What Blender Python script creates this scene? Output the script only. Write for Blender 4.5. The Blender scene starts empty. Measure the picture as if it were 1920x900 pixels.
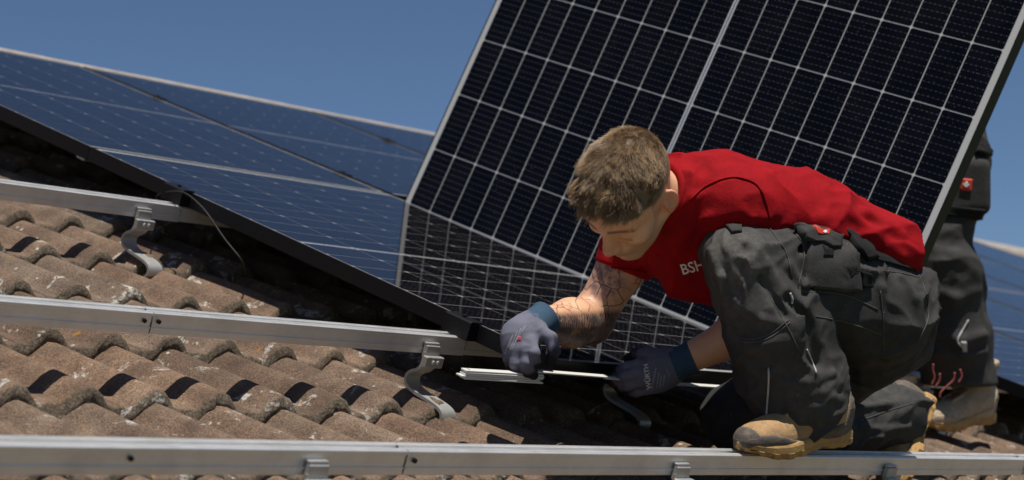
import bpy, math, random
import numpy as np
from mathutils import Matrix, Vector
random.seed(7); RNG = np.random.default_rng(11)
SC = bpy.context.scene; COL = SC.collection

# ------------------------------------------------------------------ frames
PITCH = math.radians(22.0); CP, SP = math.cos(PITCH), math.sin(PITCH)
# roof frame (along the ridge u, up the slope v, out of the roof w) -> world
RF = np.array([[1, 0, 0], [0, CP, -SP], [0, SP, CP]], float)
def RW(u, v, w): return RF @ np.array([u, v, w], float)
# camera, solved from the panels and rails: rows right / down / forward in the roof frame
CAMR = np.array([[0.65264927, -0.70507224, 0.27734816], [0.09191287, -0.28967672, -0.95270112], [0.75206446, 0.64727161, -0.12425209]])
CAMP = RW(-3.0922566, -2.4516296, 0.70973096)
RIGHT, UP, BACK = RF @ CAMR[0], -(RF @ CAMR[1]), -(RF @ CAMR[2])
CB = np.stack([RIGHT, UP, BACK], 1)
FPX = 3605.64
cam = bpy.data.objects.new('camera', bpy.data.cameras.new('camera')); COL.objects.link(cam)
cam.matrix_world = Matrix([[CB[i][0], CB[i][1], CB[i][2], CAMP[i]] for i in range(3)] + [[0, 0, 0, 1]])
cam.data.sensor_width = 36; cam.data.lens = FPX / 1920 * 36
cam.data.clip_start = 0.05; cam.data.clip_end = 6000
cam.data.dof.use_dof = True; cam.data.dof.focus_distance = 3.88; cam.data.dof.aperture_fstop = 4.4
SC.camera = cam

# ------------------------------------------------------------------ sky and sun
SUND = RF @ np.array([-0.12, 0.10, 1.0]); SUND /= np.linalg.norm(SUND)
W = bpy.data.worlds.new('World'); SC.world = W; W.use_nodes = True
wn = W.node_tree.nodes; bg = wn['Background']
sky = wn.new('ShaderNodeTexSky'); sky.sky_type = 'NISHITA'; sky.sun_disc = False
sky.sun_elevation = math.asin(SUND[2]); sky.sun_rotation = math.atan2(SUND[0], SUND[1])
sky.altitude = 2500; sky.air_density = 1.0; sky.dust_density = 0.0; sky.ozone_density = 5.5
W.node_tree.links.new(sky.outputs[0], bg.inputs[0]); bg.inputs[1].default_value = 0.060
sun = bpy.data.objects.new('sun', bpy.data.lights.new('sun', 'SUN')); COL.objects.link(sun)
sun.data.energy = 5.0; sun.data.angle = math.radians(0.5); sun.data.color = (1, .95, .87)
sun.rotation_euler = Vector(SUND).to_track_quat('Z', 'Y').to_euler()
sun.location = (0, 0, 30)
SC.view_settings.view_transform = 'Standard'; SC.view_settings.look = 'None'
SC.view_settings.exposure = 0.2; SC.view_settings.gamma = 1.0

# ------------------------------------------------------------------ materials
def mat(name, base=(.5, .5, .5), rough=.5, metal=0., **kw):
    m = bpy.data.materials.new(name); m.use_nodes = True
    b = m.node_tree.nodes['Principled BSDF']
    b.inputs['Base Color'].default_value = (*base, 1); b.inputs['Roughness'].default_value = rough
    b.inputs['Metallic'].default_value = metal
    for k, v in kw.items():
        b.inputs[k.replace('_', ' ')].default_value = v
    return m
class G:
    """small node-graph writer"""
    def __init__(s, m): s.t = m.node_tree; s.b = s.t.nodes['Principled BSDF']
    def n(s, typ, **kw):
        x = s.t.nodes.new('ShaderNode' + typ)
        for k, v in kw.items():
            if hasattr(x, k) and k not in ('Scale',): setattr(x, k, v)
            else: x.inputs[k.replace('_', ' ')].default_value = v
        return x
    def l(s, a, b): s.t.links.new(a, b)
    def coord(s, kind='Object'): return s.n('TexCoord').outputs[kind]
    def mapping(s, vec, scale=(1, 1, 1), rot=(0, 0, 0)):
        m = s.n('Mapping'); m.inputs['Scale'].default_value = scale; m.inputs['Rotation'].default_value = rot
        s.l(vec, m.inputs[0]); return m.outputs[0]
    def noise(s, vec, scale, detail=4, rough=.6, dist=0):
        x = s.n('TexNoise'); x.inputs['Scale'].default_value = scale; x.inputs['Detail'].default_value = detail
        x.inputs['Roughness'].default_value = rough; x.inputs['Distortion'].default_value = dist
        if vec is not None: s.l(vec, x.inputs['Vector'])
        return x.outputs[0]
    def ramp(s, fac, stops, interp='LINEAR'):
        r = s.n('ValToRGB'); e = r.color_ramp.elements; r.color_ramp.interpolation = interp
        while len(e) < len(stops): e.new(.5)
        for i, (p, c) in enumerate(stops):
            e[i].position = p; e[i].color = (c, c, c, 1) if np.isscalar(c) else (*c, 1)
        s.l(fac, r.inputs[0]); return r.outputs[0]
    def math(s, op, a, b=None, c=None):
        m = s.n('Math'); m.operation = op
        for i, x in enumerate((a, b, c)):
            if x is None: continue
            if hasattr(x, 'links'): s.l(x, m.inputs[i])
            else: m.inputs[i].default_value = x
        return m.outputs[0]
    def mix(s, fac, a, b, mode='MIX'):
        m = s.n('Mix'); m.data_type = 'RGBA'; m.blend_type = mode
        for i, x in ((0, fac), (6, a), (7, b)):
            if hasattr(x, 'links'): s.l(x, m.inputs[i])
            else: m.inputs[i].default_value = x if i == 0 else (*x, 1)
        return m.outputs[2]
    def bump(s, h, strength=.5, dist=.002):
        b = s.n('Bump'); b.inputs['Strength'].default_value = strength; b.inputs['Distance'].default_value = dist
        s.l(h, b.inputs['Height']); s.l(b.outputs[0], s.b.inputs['Normal'])
    def attr(s, name):
        a = s.n('Attribute'); a.attribute_name = name; return a

def tile_mat():
    m = mat('concrete_tile', rough=.92); g = G(m); info = g.n('ObjectInfo')
    off = g.n('VectorMath'); off.operation = 'SCALE'; comb = g.n('CombineXYZ')
    for i in range(3): g.l(info.outputs['Random'], comb.inputs[i])
    g.l(comb.outputs[0], off.inputs[0]); off.inputs['Scale'].default_value = 37.
    add = g.n('VectorMath'); g.l(g.coord(), add.inputs[0]); g.l(off.outputs[0], add.inputs[1]); v = add.outputs[0]
    c = g.ramp(g.noise(v, 9, 5, .65), [(.3, (.11, .070, .046)), (.52, (.20, .134, .089)), (.72, (.28, .20, .14))])
    hue = g.ramp(info.outputs['Random'], [(0, (.72, .68, .66)), (.35, (1.0, .92, .88)), (.65, (.9, .95, 1)), (1, (1.2, 1.1, 1.02))])
    c = g.mix(1, c, hue, 'MULTIPLY')
    sp = g.ramp(g.noise(v, 260, 3, .7), [(.36, .28), (.5, .85), (.64, 1.32)])
    c = g.mix(.85, c, sp, 'MULTIPLY')
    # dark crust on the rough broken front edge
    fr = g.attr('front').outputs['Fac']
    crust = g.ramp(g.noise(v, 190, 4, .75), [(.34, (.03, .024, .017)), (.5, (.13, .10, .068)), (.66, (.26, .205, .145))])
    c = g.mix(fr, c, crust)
    # dark algae in the valleys
    al = g.ramp(g.noise(v, 14, 4, .7), [(.5, 0.), (.66, .55)])
    c = g.mix(al, c, (.085, .06, .042))
    # pale lichen blotches
    li = g.ramp(g.noise(v, 11, 6, .72, .6), [(.59, 0.), (.635, 1.)])
    li2 = g.ramp(g.noise(v, 70, 4, .7), [(.40, 0.), (.55, 1.)])
    lm_ = g.math('MULTIPLY', li, li2)
    c = g.mix(lm_, c, (.50, .47, .42))
    vo = g.n('TexVoronoi'); vo.inputs['Scale'].default_value = 30; vo.inputs['Randomness'].default_value = 1; g.l(v, vo.inputs['Vector'])
    dots = g.ramp(vo.outputs['Distance'], [(.10, 1.), (.15, 0.)])
    keep = g.ramp(g.noise(v, 22, 2), [(.57, 0.), (.6, 1.)])
    c = g.mix(g.math('MULTIPLY', dots, keep), c, (.5, .46, .40))
    yl = g.ramp(g.noise(v, 17, 3, .6), [(.70, 0.), (.73, .8)])
    c = g.mix(yl, c, (.32, .17, .04))
    g.l(c, g.b.inputs['Base Color'])
    h = g.math('ADD', g.math('MULTIPLY', g.noise(v, 300, 4, .75), 1.), g.math('MULTIPLY', g.noise(v, 60, 3), .9))
    g.bump(h, .9, .004); return m
def alum_mat(name, base, rough, streak=(2, 90, 90)):
    m = mat(name, base, rough, 1.0); g = G(m); v = g.mapping(g.coord(), streak)
    n = g.noise(v, 6, 5, .7); g.l(g.ramp(n, [(.3, rough * .7), (.7, rough * 1.35)]), g.b.inputs['Roughness'])
    d = g.noise(g.coord(), 9, 6, .7)
    c = g.mix(g.ramp(d, [(.45, 0.), (.75, .5)]), base, tuple(x * .62 for x in base))
    c = g.mix(g.ramp(n, [(.35, .25), (.6, 0.)]), c, tuple(x * .75 for x in base))
    g.l(c, g.b.inputs['Base Color']); g.bump(n, .12, .0006); return m
def cell_mat():
    m = mat('silicon_cell', (.0035, .0035, .008), .95, 0., Coat_Weight=1., Coat_Roughness=.012, Coat_IOR=1.31, Specular_IOR_Level=0.)
    g = G(m); sep = g.n('SeparateXYZ'); g.l(g.coord(), sep.inputs[0]); x, y = sep.outputs[0], sep.outputs[1]
    fx = g.math('ABSOLUTE', g.math('SUBTRACT', g.math('FRACT', g.math('ADD', g.math('DIVIDE', x, .0182), 50.5)), .5))
    bus = g.math('LESS_THAN', fx, .034)
    fy = g.math('ABSOLUTE', g.math('SUBTRACT', g.math('FRACT', g.math('ADD', g.math('DIVIDE', y, .0152), 50.)), .5))
    pad = g.math('MULTIPLY', g.math('LESS_THAN', fx, .07), g.math('LESS_THAN', fy, .07))
    n = g.noise(g.mapping(g.coord(), (1, 1, 1)), 30, 3)
    base = g.mix(n, (.0014, .0012, .0020), (.0032, .0027, .0042))
    c = g.mix(g.math('MULTIPLY', bus, .24), base, (.07, .07, .075)); c = g.mix(pad, c, (.095, .095, .1))
    info = g.n('ObjectInfo'); sc_ = g.n('VectorMath'); sc_.operation = 'SCALE'; sc_.inputs['Scale'].default_value = 1.; g.l(info.outputs['Location'], sc_.inputs[0])
    ad = g.n('VectorMath'); g.l(g.coord(), ad.inputs[0]); g.l(sc_.outputs[0], ad.inputs[1]); dv = ad.outputs[0]
    c = g.mix(g.ramp(g.noise(dv, 9, 6, .7), [(.45, 0.), (.75, .014)]), c, (.30, .28, .25))
    c = g.mix(g.ramp(g.noise(dv, 210, 1, .5), [(.77, 0.), (.80, .55)]), c, (.34, .33, .30))
    c = g.mix(1., c, g.ramp(info.outputs['Random'], [(0, (.8, .8, .82)), (1, (1.15, 1.1, 1.15))]), 'MULTIPLY')
    g.l(c, g.b.inputs['Base Color']); return m
def dusty_glass(m):
    g = G(m); n = g.noise(g.coord(), 14, 5, .7)
    g.l(g.ramp(n, [(.4, .010), (.8, .03)]), g.b.inputs['Coat Roughness'])
def cloth_mat(name, base, dark, scale=700, bump=.35, dust=None):
    m = mat(name, base, .85, 0., Sheen_Weight=0., Specular_IOR_Level=.2); g = G(m); v = g.coord()
    n = g.noise(v, 26, 5, .65); c = g.mix(g.ramp(n, [(.35, .55), (.65, 0.)]), base, dark)
    w = g.n('TexWave'); w.inputs['Scale'].default_value = scale / 3; w.inputs['Distortion'].default_value = 1.5; g.l(g.mapping(v, (1, 1, 1), (.4, .7, .3)), w.inputs[0])
    fine = g.noise(v, scale, 3, .7)
    c = g.mix(.35, c, g.ramp(fine, [(.3, .55), (.7, 1.3)]), 'MULTIPLY')
    if dust:
        a = g.attr('dust').outputs['Fac']; dn = g.ramp(g.noise(v, 45, 6, .75), [(.42, 0.), (.6, 1.)])
        c = g.mix(g.math('MULTIPLY', a, g.math('MULTIPLY_ADD', dn, .6, .4)), c, dust)
    if dust: sp = g.ramp(g.noise(v, 130, 2, .5), [(.735, 0.), (.76, .35)]); c = g.mix(sp, c, (.3, .28, .25))
    g.l(c, g.b.inputs['Base Color'])
    g.bump(g.math('ADD', g.math('MULTIPLY', fine, .35), g.math('MULTIPLY', g.noise(v, 90, 4, .65), .9)), bump, .003); return m
M = {}
M['tile'] = tile_mat()
M['alum'] = alum_mat('mill_aluminium', (.80, .795, .79), .38); M['alum'].node_tree.nodes['Principled BSDF'].inputs['Metallic'].default_value = .62
M['steel'] = alum_mat('roof_hook_steel', (.50, .495, .48), .42, (30, 30, 30)); M['steel'].node_tree.nodes['Principled BSDF'].inputs['Metallic'].default_value = .6
M['frame'] = mat('black_anodised', (.007, .007, .008), .42, 0., Specular_IOR_Level=.22)
M['cell'] = cell_mat(); dusty_glass(M['cell'])
M['sheet'] = mat('white_backsheet', (.45, .445, .43), .5, 0., Coat_Weight=1., Coat_Roughness=.015, Coat_IOR=1.36); dusty_glass(M['sheet'])
M['ribbon'] = mat('tinned_ribbon', (.6, .62, .68), .25, .9, Coat_Weight=1., Coat_Roughness=.02)
M['black'] = mat('black_plastic', (.012, .012, .013), .45)
M['cable'] = mat('cable_jacket', (.022, .022, .022), .6, 0., Specular_IOR_Level=.25)
M['rule'] = mat('white_lacquer', (.62, .61, .58), .4)
M['felt'] = mat('dark_underlay', (.02, .018, .016), .9)
M['wall'] = mat('render_wall', (.55, .52, .46), .9)
M['shirt'] = cloth_mat('red_cotton', (.30, .002, .006), (.17, .001, .004), 900, .5); M['shirt'].node_tree.nodes['Principled BSDF'].inputs['Sheen Weight'].default_value = 0; M['shirt'].node_tree.nodes['Principled BSDF'].inputs['Specular IOR Level'].default_value = .15
M['trouser'] = cloth_mat('charcoal_canvas', (.043, .0415, .041), (.019, .0185, .0185), 800, .4, (.13, .122, .112))
M['trouser_dark'] = cloth_mat('black_canvas', (.011, .011, .012), (.007, .007, .008), 800, .4)
M['stitch'] = mat('grey_stitching', (.075, .072, .068), .85)
M['piping'] = mat('reflective_piping', (.36, .36, .36), .5)
M['red_patch'] = mat('red_patch', (.55, .035, .015), .6)
M['white_print'] = mat('white_print', (.72, .70, .68), .6)
M['faded'] = mat('faded_print', (.30, .30, .33), .7)
M['glove'] = cloth_mat('grey_knit', (.15, .15, .195), (.105, .105, .145), 1100, .3)
M['nitrile'] = mat('black_nitrile', (.014, .014, .017), .55)
M['cuff'] = cloth_mat('blue_knit', (.045, .088, .14), (.03, .06, .10), 1100, .3)
M['pink_print'] = mat('pink_print', (.45, .03, .07), .6)
def leather_mat(name, a, b, dirt):
    m = mat(name, a, .8); g = G(m); v = g.coord()
    c = g.mix(g.ramp(g.noise(v, 28, 6, .7), [(.35, 0.), (.65, 1.)]), a, b)
    c = g.mix(g.ramp(g.noise(v, 60, 6, .75), [(.5, 0.), (.68, .8)]), c, dirt)
    g.l(c, g.b.inputs['Base Color']); g.bump(g.math('ADD', g.noise(v, 420, 3, .7), g.math('MULTIPLY', g.noise(v, 70, 4), 1.5)), .6, .003); return m
M['suede'] = leather_mat('tan_suede', (.44, .27, .12), (.33, .19, .08), (.19, .14, .10))
M['suede_dusty'] = leather_mat('dusty_suede', (.42, .33, .225), (.31, .235, .155), (.46, .39, .31))
M['gum'] = leather_mat('gum_rubber', (.46, .27, .085), (.38, .22, .08), (.19, .14, .09))
M['grey_rubber'] = leather_mat('grey_overlay', (.115, .092, .072), (.075, .062, .052), (.21, .165, .12))
M['lace'] = mat('red_lace', (.26, .06, .055), .8)
M['lace_dark'] = mat('dark_lace', (.035, .018, .028), .8)
M['eyelet'] = mat('eyelet', (.5, .42, .3), .35, 1.)
# ------------------------------------------------------------------ objects
def np_mesh(name, verts, faces, smooth=False, attrs=None, mats=(), midx=None):
    """verts (n,3); faces a list of int arrays, each (k, 3) or (k, 4)"""
    me = bpy.data.meshes.new(name); verts = np.asarray(verts, np.float32)
    faces = [np.asarray(f, np.int32) for f in faces if len(f)]
    me.vertices.add(len(verts)); me.vertices.foreach_set('co', verts.ravel())
    loops = np.concatenate([f.ravel() for f in faces]); tot = np.concatenate([np.full(len(f), f.shape[1], np.int32) for f in faces])
    me.loops.add(len(loops)); me.loops.foreach_set('vertex_index', loops)
    me.polygons.add(len(tot)); me.polygons.foreach_set('loop_start', np.concatenate([[0], np.cumsum(tot)[:-1]]).astype(np.int32))
    me.update(calc_edges=True)
    me.polygons.foreach_set('use_smooth', np.full(len(tot), bool(smooth)))
    for k, a in (attrs or {}).items():
        at = me.attributes.new(k, 'FLOAT', 'POINT'); at.data.foreach_set('value', np.asarray(a, np.float32))
    for m in mats: me.materials.append(m)
    if midx is not None: me.polygons.foreach_set('material_index', np.asarray(midx, np.int32))
    me.validate(); me.update(); return me
def link(name, me, parent=None, matrix=None):
    o = bpy.data.objects.new(name, me); COL.objects.link(o)
    if parent is not None: o.parent = parent
    if matrix is not None: o.matrix_basis = matrix
    return o
def tag(o, label=None, cat=None, group=None, kind=None):
    for k, v in (('label', label), ('category', cat), ('group', group), ('kind', kind)):
        if v: o[k] = v
    return o
def mat4(R, t):
    return Matrix([[R[i][0], R[i][1], R[i][2], t[i]] for i in range(3)] + [[0, 0, 0, 1]])
def empty(name, matrix, label, cat, group=None):
    return tag(link(name, None, None, matrix), label, cat, group)
def copy_tree(root, matrix, label, group=None):
    r = root.copy(); COL.objects.link(r); r.matrix_basis = matrix; r['label'] = label
    if group: r['group'] = group
    for ch in list(root.children):
        c = ch.copy(); COL.objects.link(c); c.parent = r
        for gch in list(ch.children):
            d = gch.copy(); COL.objects.link(d); d.parent = c
    return r
class MB:
    """collects quads and triangles of one part"""
    def __init__(s): s.v = []; s.q = []; s.t = []; s.n = 0
    def add(s, v, q=(), t=()):
        v = np.asarray(v, float)
        if len(q): s.q.append(np.asarray(q) + s.n)
        if len(t): s.t.append(np.asarray(t) + s.n)
        s.v.append(v); s.n += len(v); return s
    def box(s, lo, hi, bev=0.):
        lo = np.array(lo, float); hi = np.array(hi, float)
        if bev <= 0:
            v = np.array([[(lo, hi)[i][0], (lo, hi)[j][1], (lo, hi)[k][2]] for i in (0, 1) for j in (0, 1) for k in (0, 1)])
            return s.add(v, [[0, 1, 3, 2], [4, 6, 7, 5], [0, 4, 5, 1], [2, 3, 7, 6], [0, 2, 6, 4], [1, 5, 7, 3]])
        b = bev; pts = [(lo[0] + b, lo[1]), (hi[0] - b, lo[1]), (hi[0], lo[1] + b), (hi[0], hi[1] - b), (hi[0] - b, hi[1]), (lo[0] + b, hi[1]), (lo[0], hi[1] - b), (lo[0], lo[1] + b)]
        inn = [(min(max(x, lo[0] + b), hi[0] - b), min(max(y, lo[1] + b), hi[1] - b)) for x, y in pts]
        rings = [[(x, y, lo[2]) for x, y in inn], [(x, y, lo[2] + b) for x, y in pts], [(x, y, hi[2] - b) for x, y in pts], [(x, y, hi[2]) for x, y in inn]]
        return s.loft(rings, True)
    def loft(s, rings, caps=True, closed=True):
        k = len(rings[0]); v = np.concatenate([np.asarray(r, float) for r in rings]); q = []
        for a in range(len(rings) - 1):
            for i in range(k if closed else k - 1):
                j = (i + 1) % k; q.append([a * k + i, a * k + j, (a + 1) * k + j, (a + 1) * k + i])
        t = []
        if caps and closed:
            for i in range(1, k - 1): t.append([0, i + 1, i]); b = (len(rings) - 1) * k; t.append([b, b + i, b + i + 1])
        return s.add(v, q, t)
    def tube(s, pts, r, n=8, caps=True):
        pts = np.asarray(pts, float); r = np.broadcast_to(r, (len(pts),)); tan = np.gradient(pts, axis=0)
        tan /= np.linalg.norm(tan, axis=1)[:, None] + 1e-12; ref = np.array([0, 0, 1.]) if abs(tan[0][2]) < .9 else np.array([1., 0, 0]); rings = []
        for p, tg, rr in zip(pts, tan, r):
            a = np.cross(tg, ref); a /= np.linalg.norm(a) + 1e-12; b = np.cross(tg, a); ref = np.cross(a, tg)
            rings.append([p + rr * (math.cos(x) * a + math.sin(x) * b) for x in np.linspace(0, 2 * math.pi, n, endpoint=False)])
        return s.loft(rings, caps)
    def extrude(s, prof, axis_pts):
        """closed profile list of (a, b) swept between two frames: axis_pts = function(a, b, k) for k = 0, 1"""
        return s.loft([[axis_pts(a, b, k) for a, b in prof] for k in (0, 1)], True)
    def mesh(s, name, m, smooth=False):
        me = np_mesh(name, np.concatenate(s.v), ([np.concatenate(s.q)] if s.q else []) + ([np.concatenate(s.t)] if s.t else []), smooth, mats=[m] if not isinstance(m, (list, tuple)) else m)
        import bmesh
        bm = bmesh.new(); bm.from_mesh(me); bmesh.ops.recalc_face_normals(bm, faces=bm.faces); bm.to_mesh(me); bm.free(); return me
    def obj(s, name, m, parent=None, smooth=False, matrix=None): return link(name, s.mesh(name, m, smooth), parent, matrix)
ROOFM = mat4(RF, (0, 0, 0))
def at(u, v, w, R=None):
    """matrix of a thing whose axes follow the roof, standing at (u, v, w)"""
    return mat4(RF if R is None else RF @ R, RW(u, v, w))
def smoothpath(pts, n=8):
    pts = np.asarray(pts, float); P = np.vstack([2 * pts[0] - pts[1], pts, 2 * pts[-1] - pts[-2]]); out = []
    for i in range(1, len(P) - 2):
        for t in np.linspace(0, 1, n, endpoint=False):
            out.append(.5 * ((2 * P[i]) + (-P[i - 1] + P[i + 1]) * t + (2 * P[i - 1] - 5 * P[i] + 4 * P[i + 1] - P[i + 2]) * t * t + (-P[i - 1] + 3 * P[i] - 3 * P[i + 1] + P[i + 2]) * t ** 3))
    return np.array(out + [pts[-1]])

# ------------------------------------------------------------------ the setting
gm = mat('meadow', (.07, .09, .035), .95); g = G(gm)
g.l(g.ramp(g.noise(g.coord(), .05, 6), [(.3, (.045, .07, .022)), (.7, (.11, .115, .05))]), g.b.inputs['Base Color'])
tag(MB().add([(-3000, -3000, -6.2), (3000, -3000, -6.2), (3000, 3000, -6.2), (-3000, 3000, -6.2)], [[0, 1, 2, 3]]).obj('ground', gm), kind='structure')
U0, U1, V0, V1 = -6.2, 11.6, -1.27, 3.66
roof = tag(link('roof', MB().box((U0, V0, -.36), (U1, V1, -.262)).mesh('roof', M['felt']), None, ROOFM), kind='structure')
# the far slope, the ridge caps' bed and the house below
zr = RW(0, V1, -.26)
tag(MB().loft([[(x, zr[1] - .02, zr[2] - .1), (x, zr[1] + 4.6, zr[2] - 1.95), (x, zr[1] + 4.6, zr[2] - 2.05), (x, zr[1] - .02, zr[2] - .2)] for x in (U0, U1)]).obj('roof_back_slope', M['felt']), kind='structure')
e0 = RW(0, V0, -.36)
house = empty('house', Matrix.Translation((2.7, e0[1] + 5, -6.2)), 'pale rendered house under the tiled roof', 'house')
hb = MB(); y0, y1 = e0[1] + .45, zr[1] + 4.1
hb.loft([[(x - 2.7, y0 - e0[1] - 5, 0), (x - 2.7, y1 - e0[1] - 5, 0), (x - 2.7, y1 - e0[1] - 5, zr[2] - 2 + 6.2), (x - 2.7, zr[1] - e0[1] - 5, zr[2] + 6.2 - .25), (x - 2.7, y0 - e0[1] - 5, e0[2] + 6.2 + .12)] for x in (U0 + .3, U1 - .3)])
hb.obj('wall', M['wall'], house)
rc = mat('ridge_mortar', (.30, .27, .24), .9); g = G(rc); g.l(g.mix(g.ramp(g.noise(g.coord(), 14, 5), [(.35, 0.), (.65, 1.)]), (.34, .30, .265), (.24, .205, .175)), g.b.inputs['Base Color'])
def cap_mesh():
    b = MB(); a = np.linspace(0, math.pi, 11); rr = lambda r, x: [(x, r * math.cos(t), r * math.sin(t) * .9) for t in a]
    b.loft([rr(.110, 0) + rr(.097, 0)[::-1], rr(.110, .398) + rr(.097, .398)[::-1]]); return b.mesh('ridge_tile', rc, False)
CAPMESH = cap_mesh()
for i in range(44): link('ridge_tile', CAPMESH, roof, Matrix.Translation((U0 + .1 + .40 * i, 3.615, -.1125 + .0006 * (i % 3))))
# -- concrete tiles, two rolls each
PIT = .1515; TW = 2 * PIT; TC = .348; TH = .027; CREST = -.157; ROLL = .035
def tile_mesh(name, seed, joined=None):
    r = np.random.default_rng(seed); nu, nv = 33, 9
    us = np.linspace(-.0745, TW - .0745 - .003, nu); vs = np.array([0, .004, .012, .03, .09, .16, .24, .32, .41])
    def prof(x):
        d = np.abs((x + PIT / 2) % PIT - PIT / 2); return ROLL * (.5 + .5 * np.cos(np.pi * np.clip(d / .0475, 0, 1))) ** .52
    h = prof(us) - ROLL
    chip = np.zeros(nu)
    for _ in range(r.integers(2, 5)):
        c = r.uniform(us[0], us[-1]); chip += r.uniform(.003, .012) * np.exp(-((us - c) / r.uniform(.006, .016)) ** 2)
    jit = r.normal(0, .0014, nu)
    top = []
    for k, v in enumerate(vs):
        e = {0: 1., 1: .8, 2: .45, 3: .12}.get(k, 0)
        vv = v + e * (chip + jit) + (0 if k else 0)
        ww = h - v * (TH / TC) - (.0045 if k == 0 else .0012 if k == 1 else 0) - e * chip * .4 + r.normal(0, .0005, nu)
        top.append(np.stack([us, vv, ww], 1))
    bj = r.normal(0, .0016, nu); inner = ROLL * .62
    hb_ = h - TH - .001 - .010 * chip / .012
    midr = np.stack([us, chip * .6 + jit * 1.5 - .0035 + r.normal(0, .0016, nu), (h - .0035 + hb_ - .002) / 2 + r.normal(0, .001, nu)], 1)
    botf = np.stack([us, chip * .3 - .0075 + jit, hb_ + bj], 1); botb = np.stack([us, np.full(nu, .41), hb_ - .41 * (TH / TC)], 1)
    rows = [botb, botf, midr] + top; V = np.concatenate(rows); q = []
    for a in range(len(rows) - 1):
        i = np.arange(nu - 1); q.append(np.stack([a * nu + i, a * nu + i + 1, (a + 1) * nu + i + 1, (a + 1) * nu + i], 1))
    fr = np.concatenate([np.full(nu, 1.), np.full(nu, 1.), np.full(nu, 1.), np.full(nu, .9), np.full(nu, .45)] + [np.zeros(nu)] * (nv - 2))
    # side walls
    L = [a * nu for a in range(len(rows))]; Rr = [a * nu + nu - 1 for a in range(len(rows))]
    ts = []
    for a in range(2, len(rows) - 1): ts += [[L[0], L[a], L[a + 1]], [Rr[0], Rr[a + 1], Rr[a]]]
    ts += [[L[0], L[1], L[2]], [Rr[0], Rr[2], Rr[1]]]
    return V, np.concatenate(q), np.array(ts), fr
TV = [tile_mesh('t', 40 + i) for i in range(9)]
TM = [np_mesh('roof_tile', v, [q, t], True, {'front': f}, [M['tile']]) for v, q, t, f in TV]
VK0 = .172; UK0 = .0435
def tile_pose(j, k):
    r = np.random.default_rng(1000 + 57 * j + 7919 * (k + 60))
    return UK0 + TW * j + r.normal(0, .0018), VK0 + TC * k + r.normal(0, .0035), CREST + r.normal(0, .0012), r.normal(0, .004), r.normal(0, .004), int(r.integers(0, 9))
js = range(-11, 15); ks = range(-3, 7); fieldv, fieldq, fieldt, fieldf, nn = [], [], [], [], 0
for k in range(-4, 11):
    for j in range(int((U0 + .1) / TW), int((U1 - .3) / TW)):
        u, v, w, rz, ry, kind = tile_pose(j, k)
        if v > V1 - .12: continue
        Rl = np.array([[math.cos(rz), -math.sin(rz), 0], [math.sin(rz), math.cos(rz), 0], [0, 0, 1]]) @ np.array([[math.cos(ry), 0, math.sin(ry)], [0, 1, 0], [-math.sin(ry), 0, math.cos(ry)]])
        if k in ks and j in js: link('roof_tile', TM[kind], roof, mat4(Rl, (u, v, w)))
        else:
            V, q, t, f = TV[kind]; fieldv.append(V @ Rl.T + (u, v, w)); fieldq.append(q + nn); fieldt.append(t + nn); fieldf.append(f); nn += len(V)
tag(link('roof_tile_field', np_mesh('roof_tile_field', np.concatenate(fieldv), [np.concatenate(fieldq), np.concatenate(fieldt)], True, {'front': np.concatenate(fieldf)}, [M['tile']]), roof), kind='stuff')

# ------------------------------------------------------------------ mounting rails, hooks, clamps
RT = -.038; RH = .041; RWD = .040
def rail(v, u0, u1, label, top=RT, h=RH, w=RWD):
    t = empty('mounting_rail', at(u0, v, top), label, 'mounting rail', 'aluminium mounting rails across the roof')
    L = u1 - u0; a = w / 2
    prof = [(-a, -h), (a, -h), (a, -.0015), (a - .0015, 0), (.007, 0), (.007, -.012), (-.007, -.012), (-.007, 0), (-a + .0015, 0), (-a, -.0015),
            (-a, -h * .16), (-a + .0012, -h * .18), (-a + .0012, -h * .66), (-a - .0012, -h * .68), (-a - .0012, -h * .74), (-a, -h * .76)]
    MB().extrude(prof, lambda y, z, k: (k * L, y, z)).obj('profile', M['alum'], t)
    for y in (-a + .0065, a - .0065):
        MB().box((.001, y - .0012, 0.0002), (L - .001, y + .0012, .0011)).obj('top_rib', M['alum'], t)
    return t
def bolts(t, us, z=-.016):
    for u in us:
        b = MB()
        n = 6; ring = lambda y, r, a0: [(u + r * math.cos(a0 + 2 * math.pi * i / n), y, z + r * math.sin(a0 + 2 * math.pi * i / n)) for i in range(n)]
        b.loft([ring(-RWD / 2 + .002, .0042, .3), ring(-RWD / 2 - .0038, .0042, .3), ring(-RWD / 2 - .0044, .0034, .3)])
        b.obj('bolt', M['frame'], t)
VB, VM, VU, VX, VY = -.4268, .276, 1.2917, 1.955, 2.96
rb = rail(VB, -2.6, -.862, 'blurred aluminium rail along the bottom edge, left length up to the joint')
bolts(rb, (1.19,)); 
rb2 = rail(VB, -.860, 1.325, 'aluminium rail along the bottom edge that carries the tan work boot')
bolts(rb2, (.018,))
rail(VB, 1.329, 4.2, 'short bluish rail end continuing at the bottom right corner', RT - .001)
rm = rail(VM, -2.3, -.856, 'middle aluminium rail on the left up to the bolted joint'); bolts(rm, (1.427,))
rm2 = rail(VM, -.854, .004, 'middle aluminium rail ending beside the black end clamp'); bolts(rm2, (.014,))
rail(VM, .005, 4.6, 'shaded rail running on under the lower panels behind the workers', RT - .0025, RH - .004, RWD - .005)
rail(VU, -2.2, -.018, 'upper left aluminium rail with a scuffed end beside the cable')
rail(VU, -.017, 4.6, 'shaded rail under the panels past the cable', RT - .0025, RH - .004, RWD - .005)
rail(VX, .15, 5.4, 'hidden lower rail under the upper row of panels'); rail(VY, .012, 5.4, 'hidden rail under the ridge side of the upper panel row')

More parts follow.
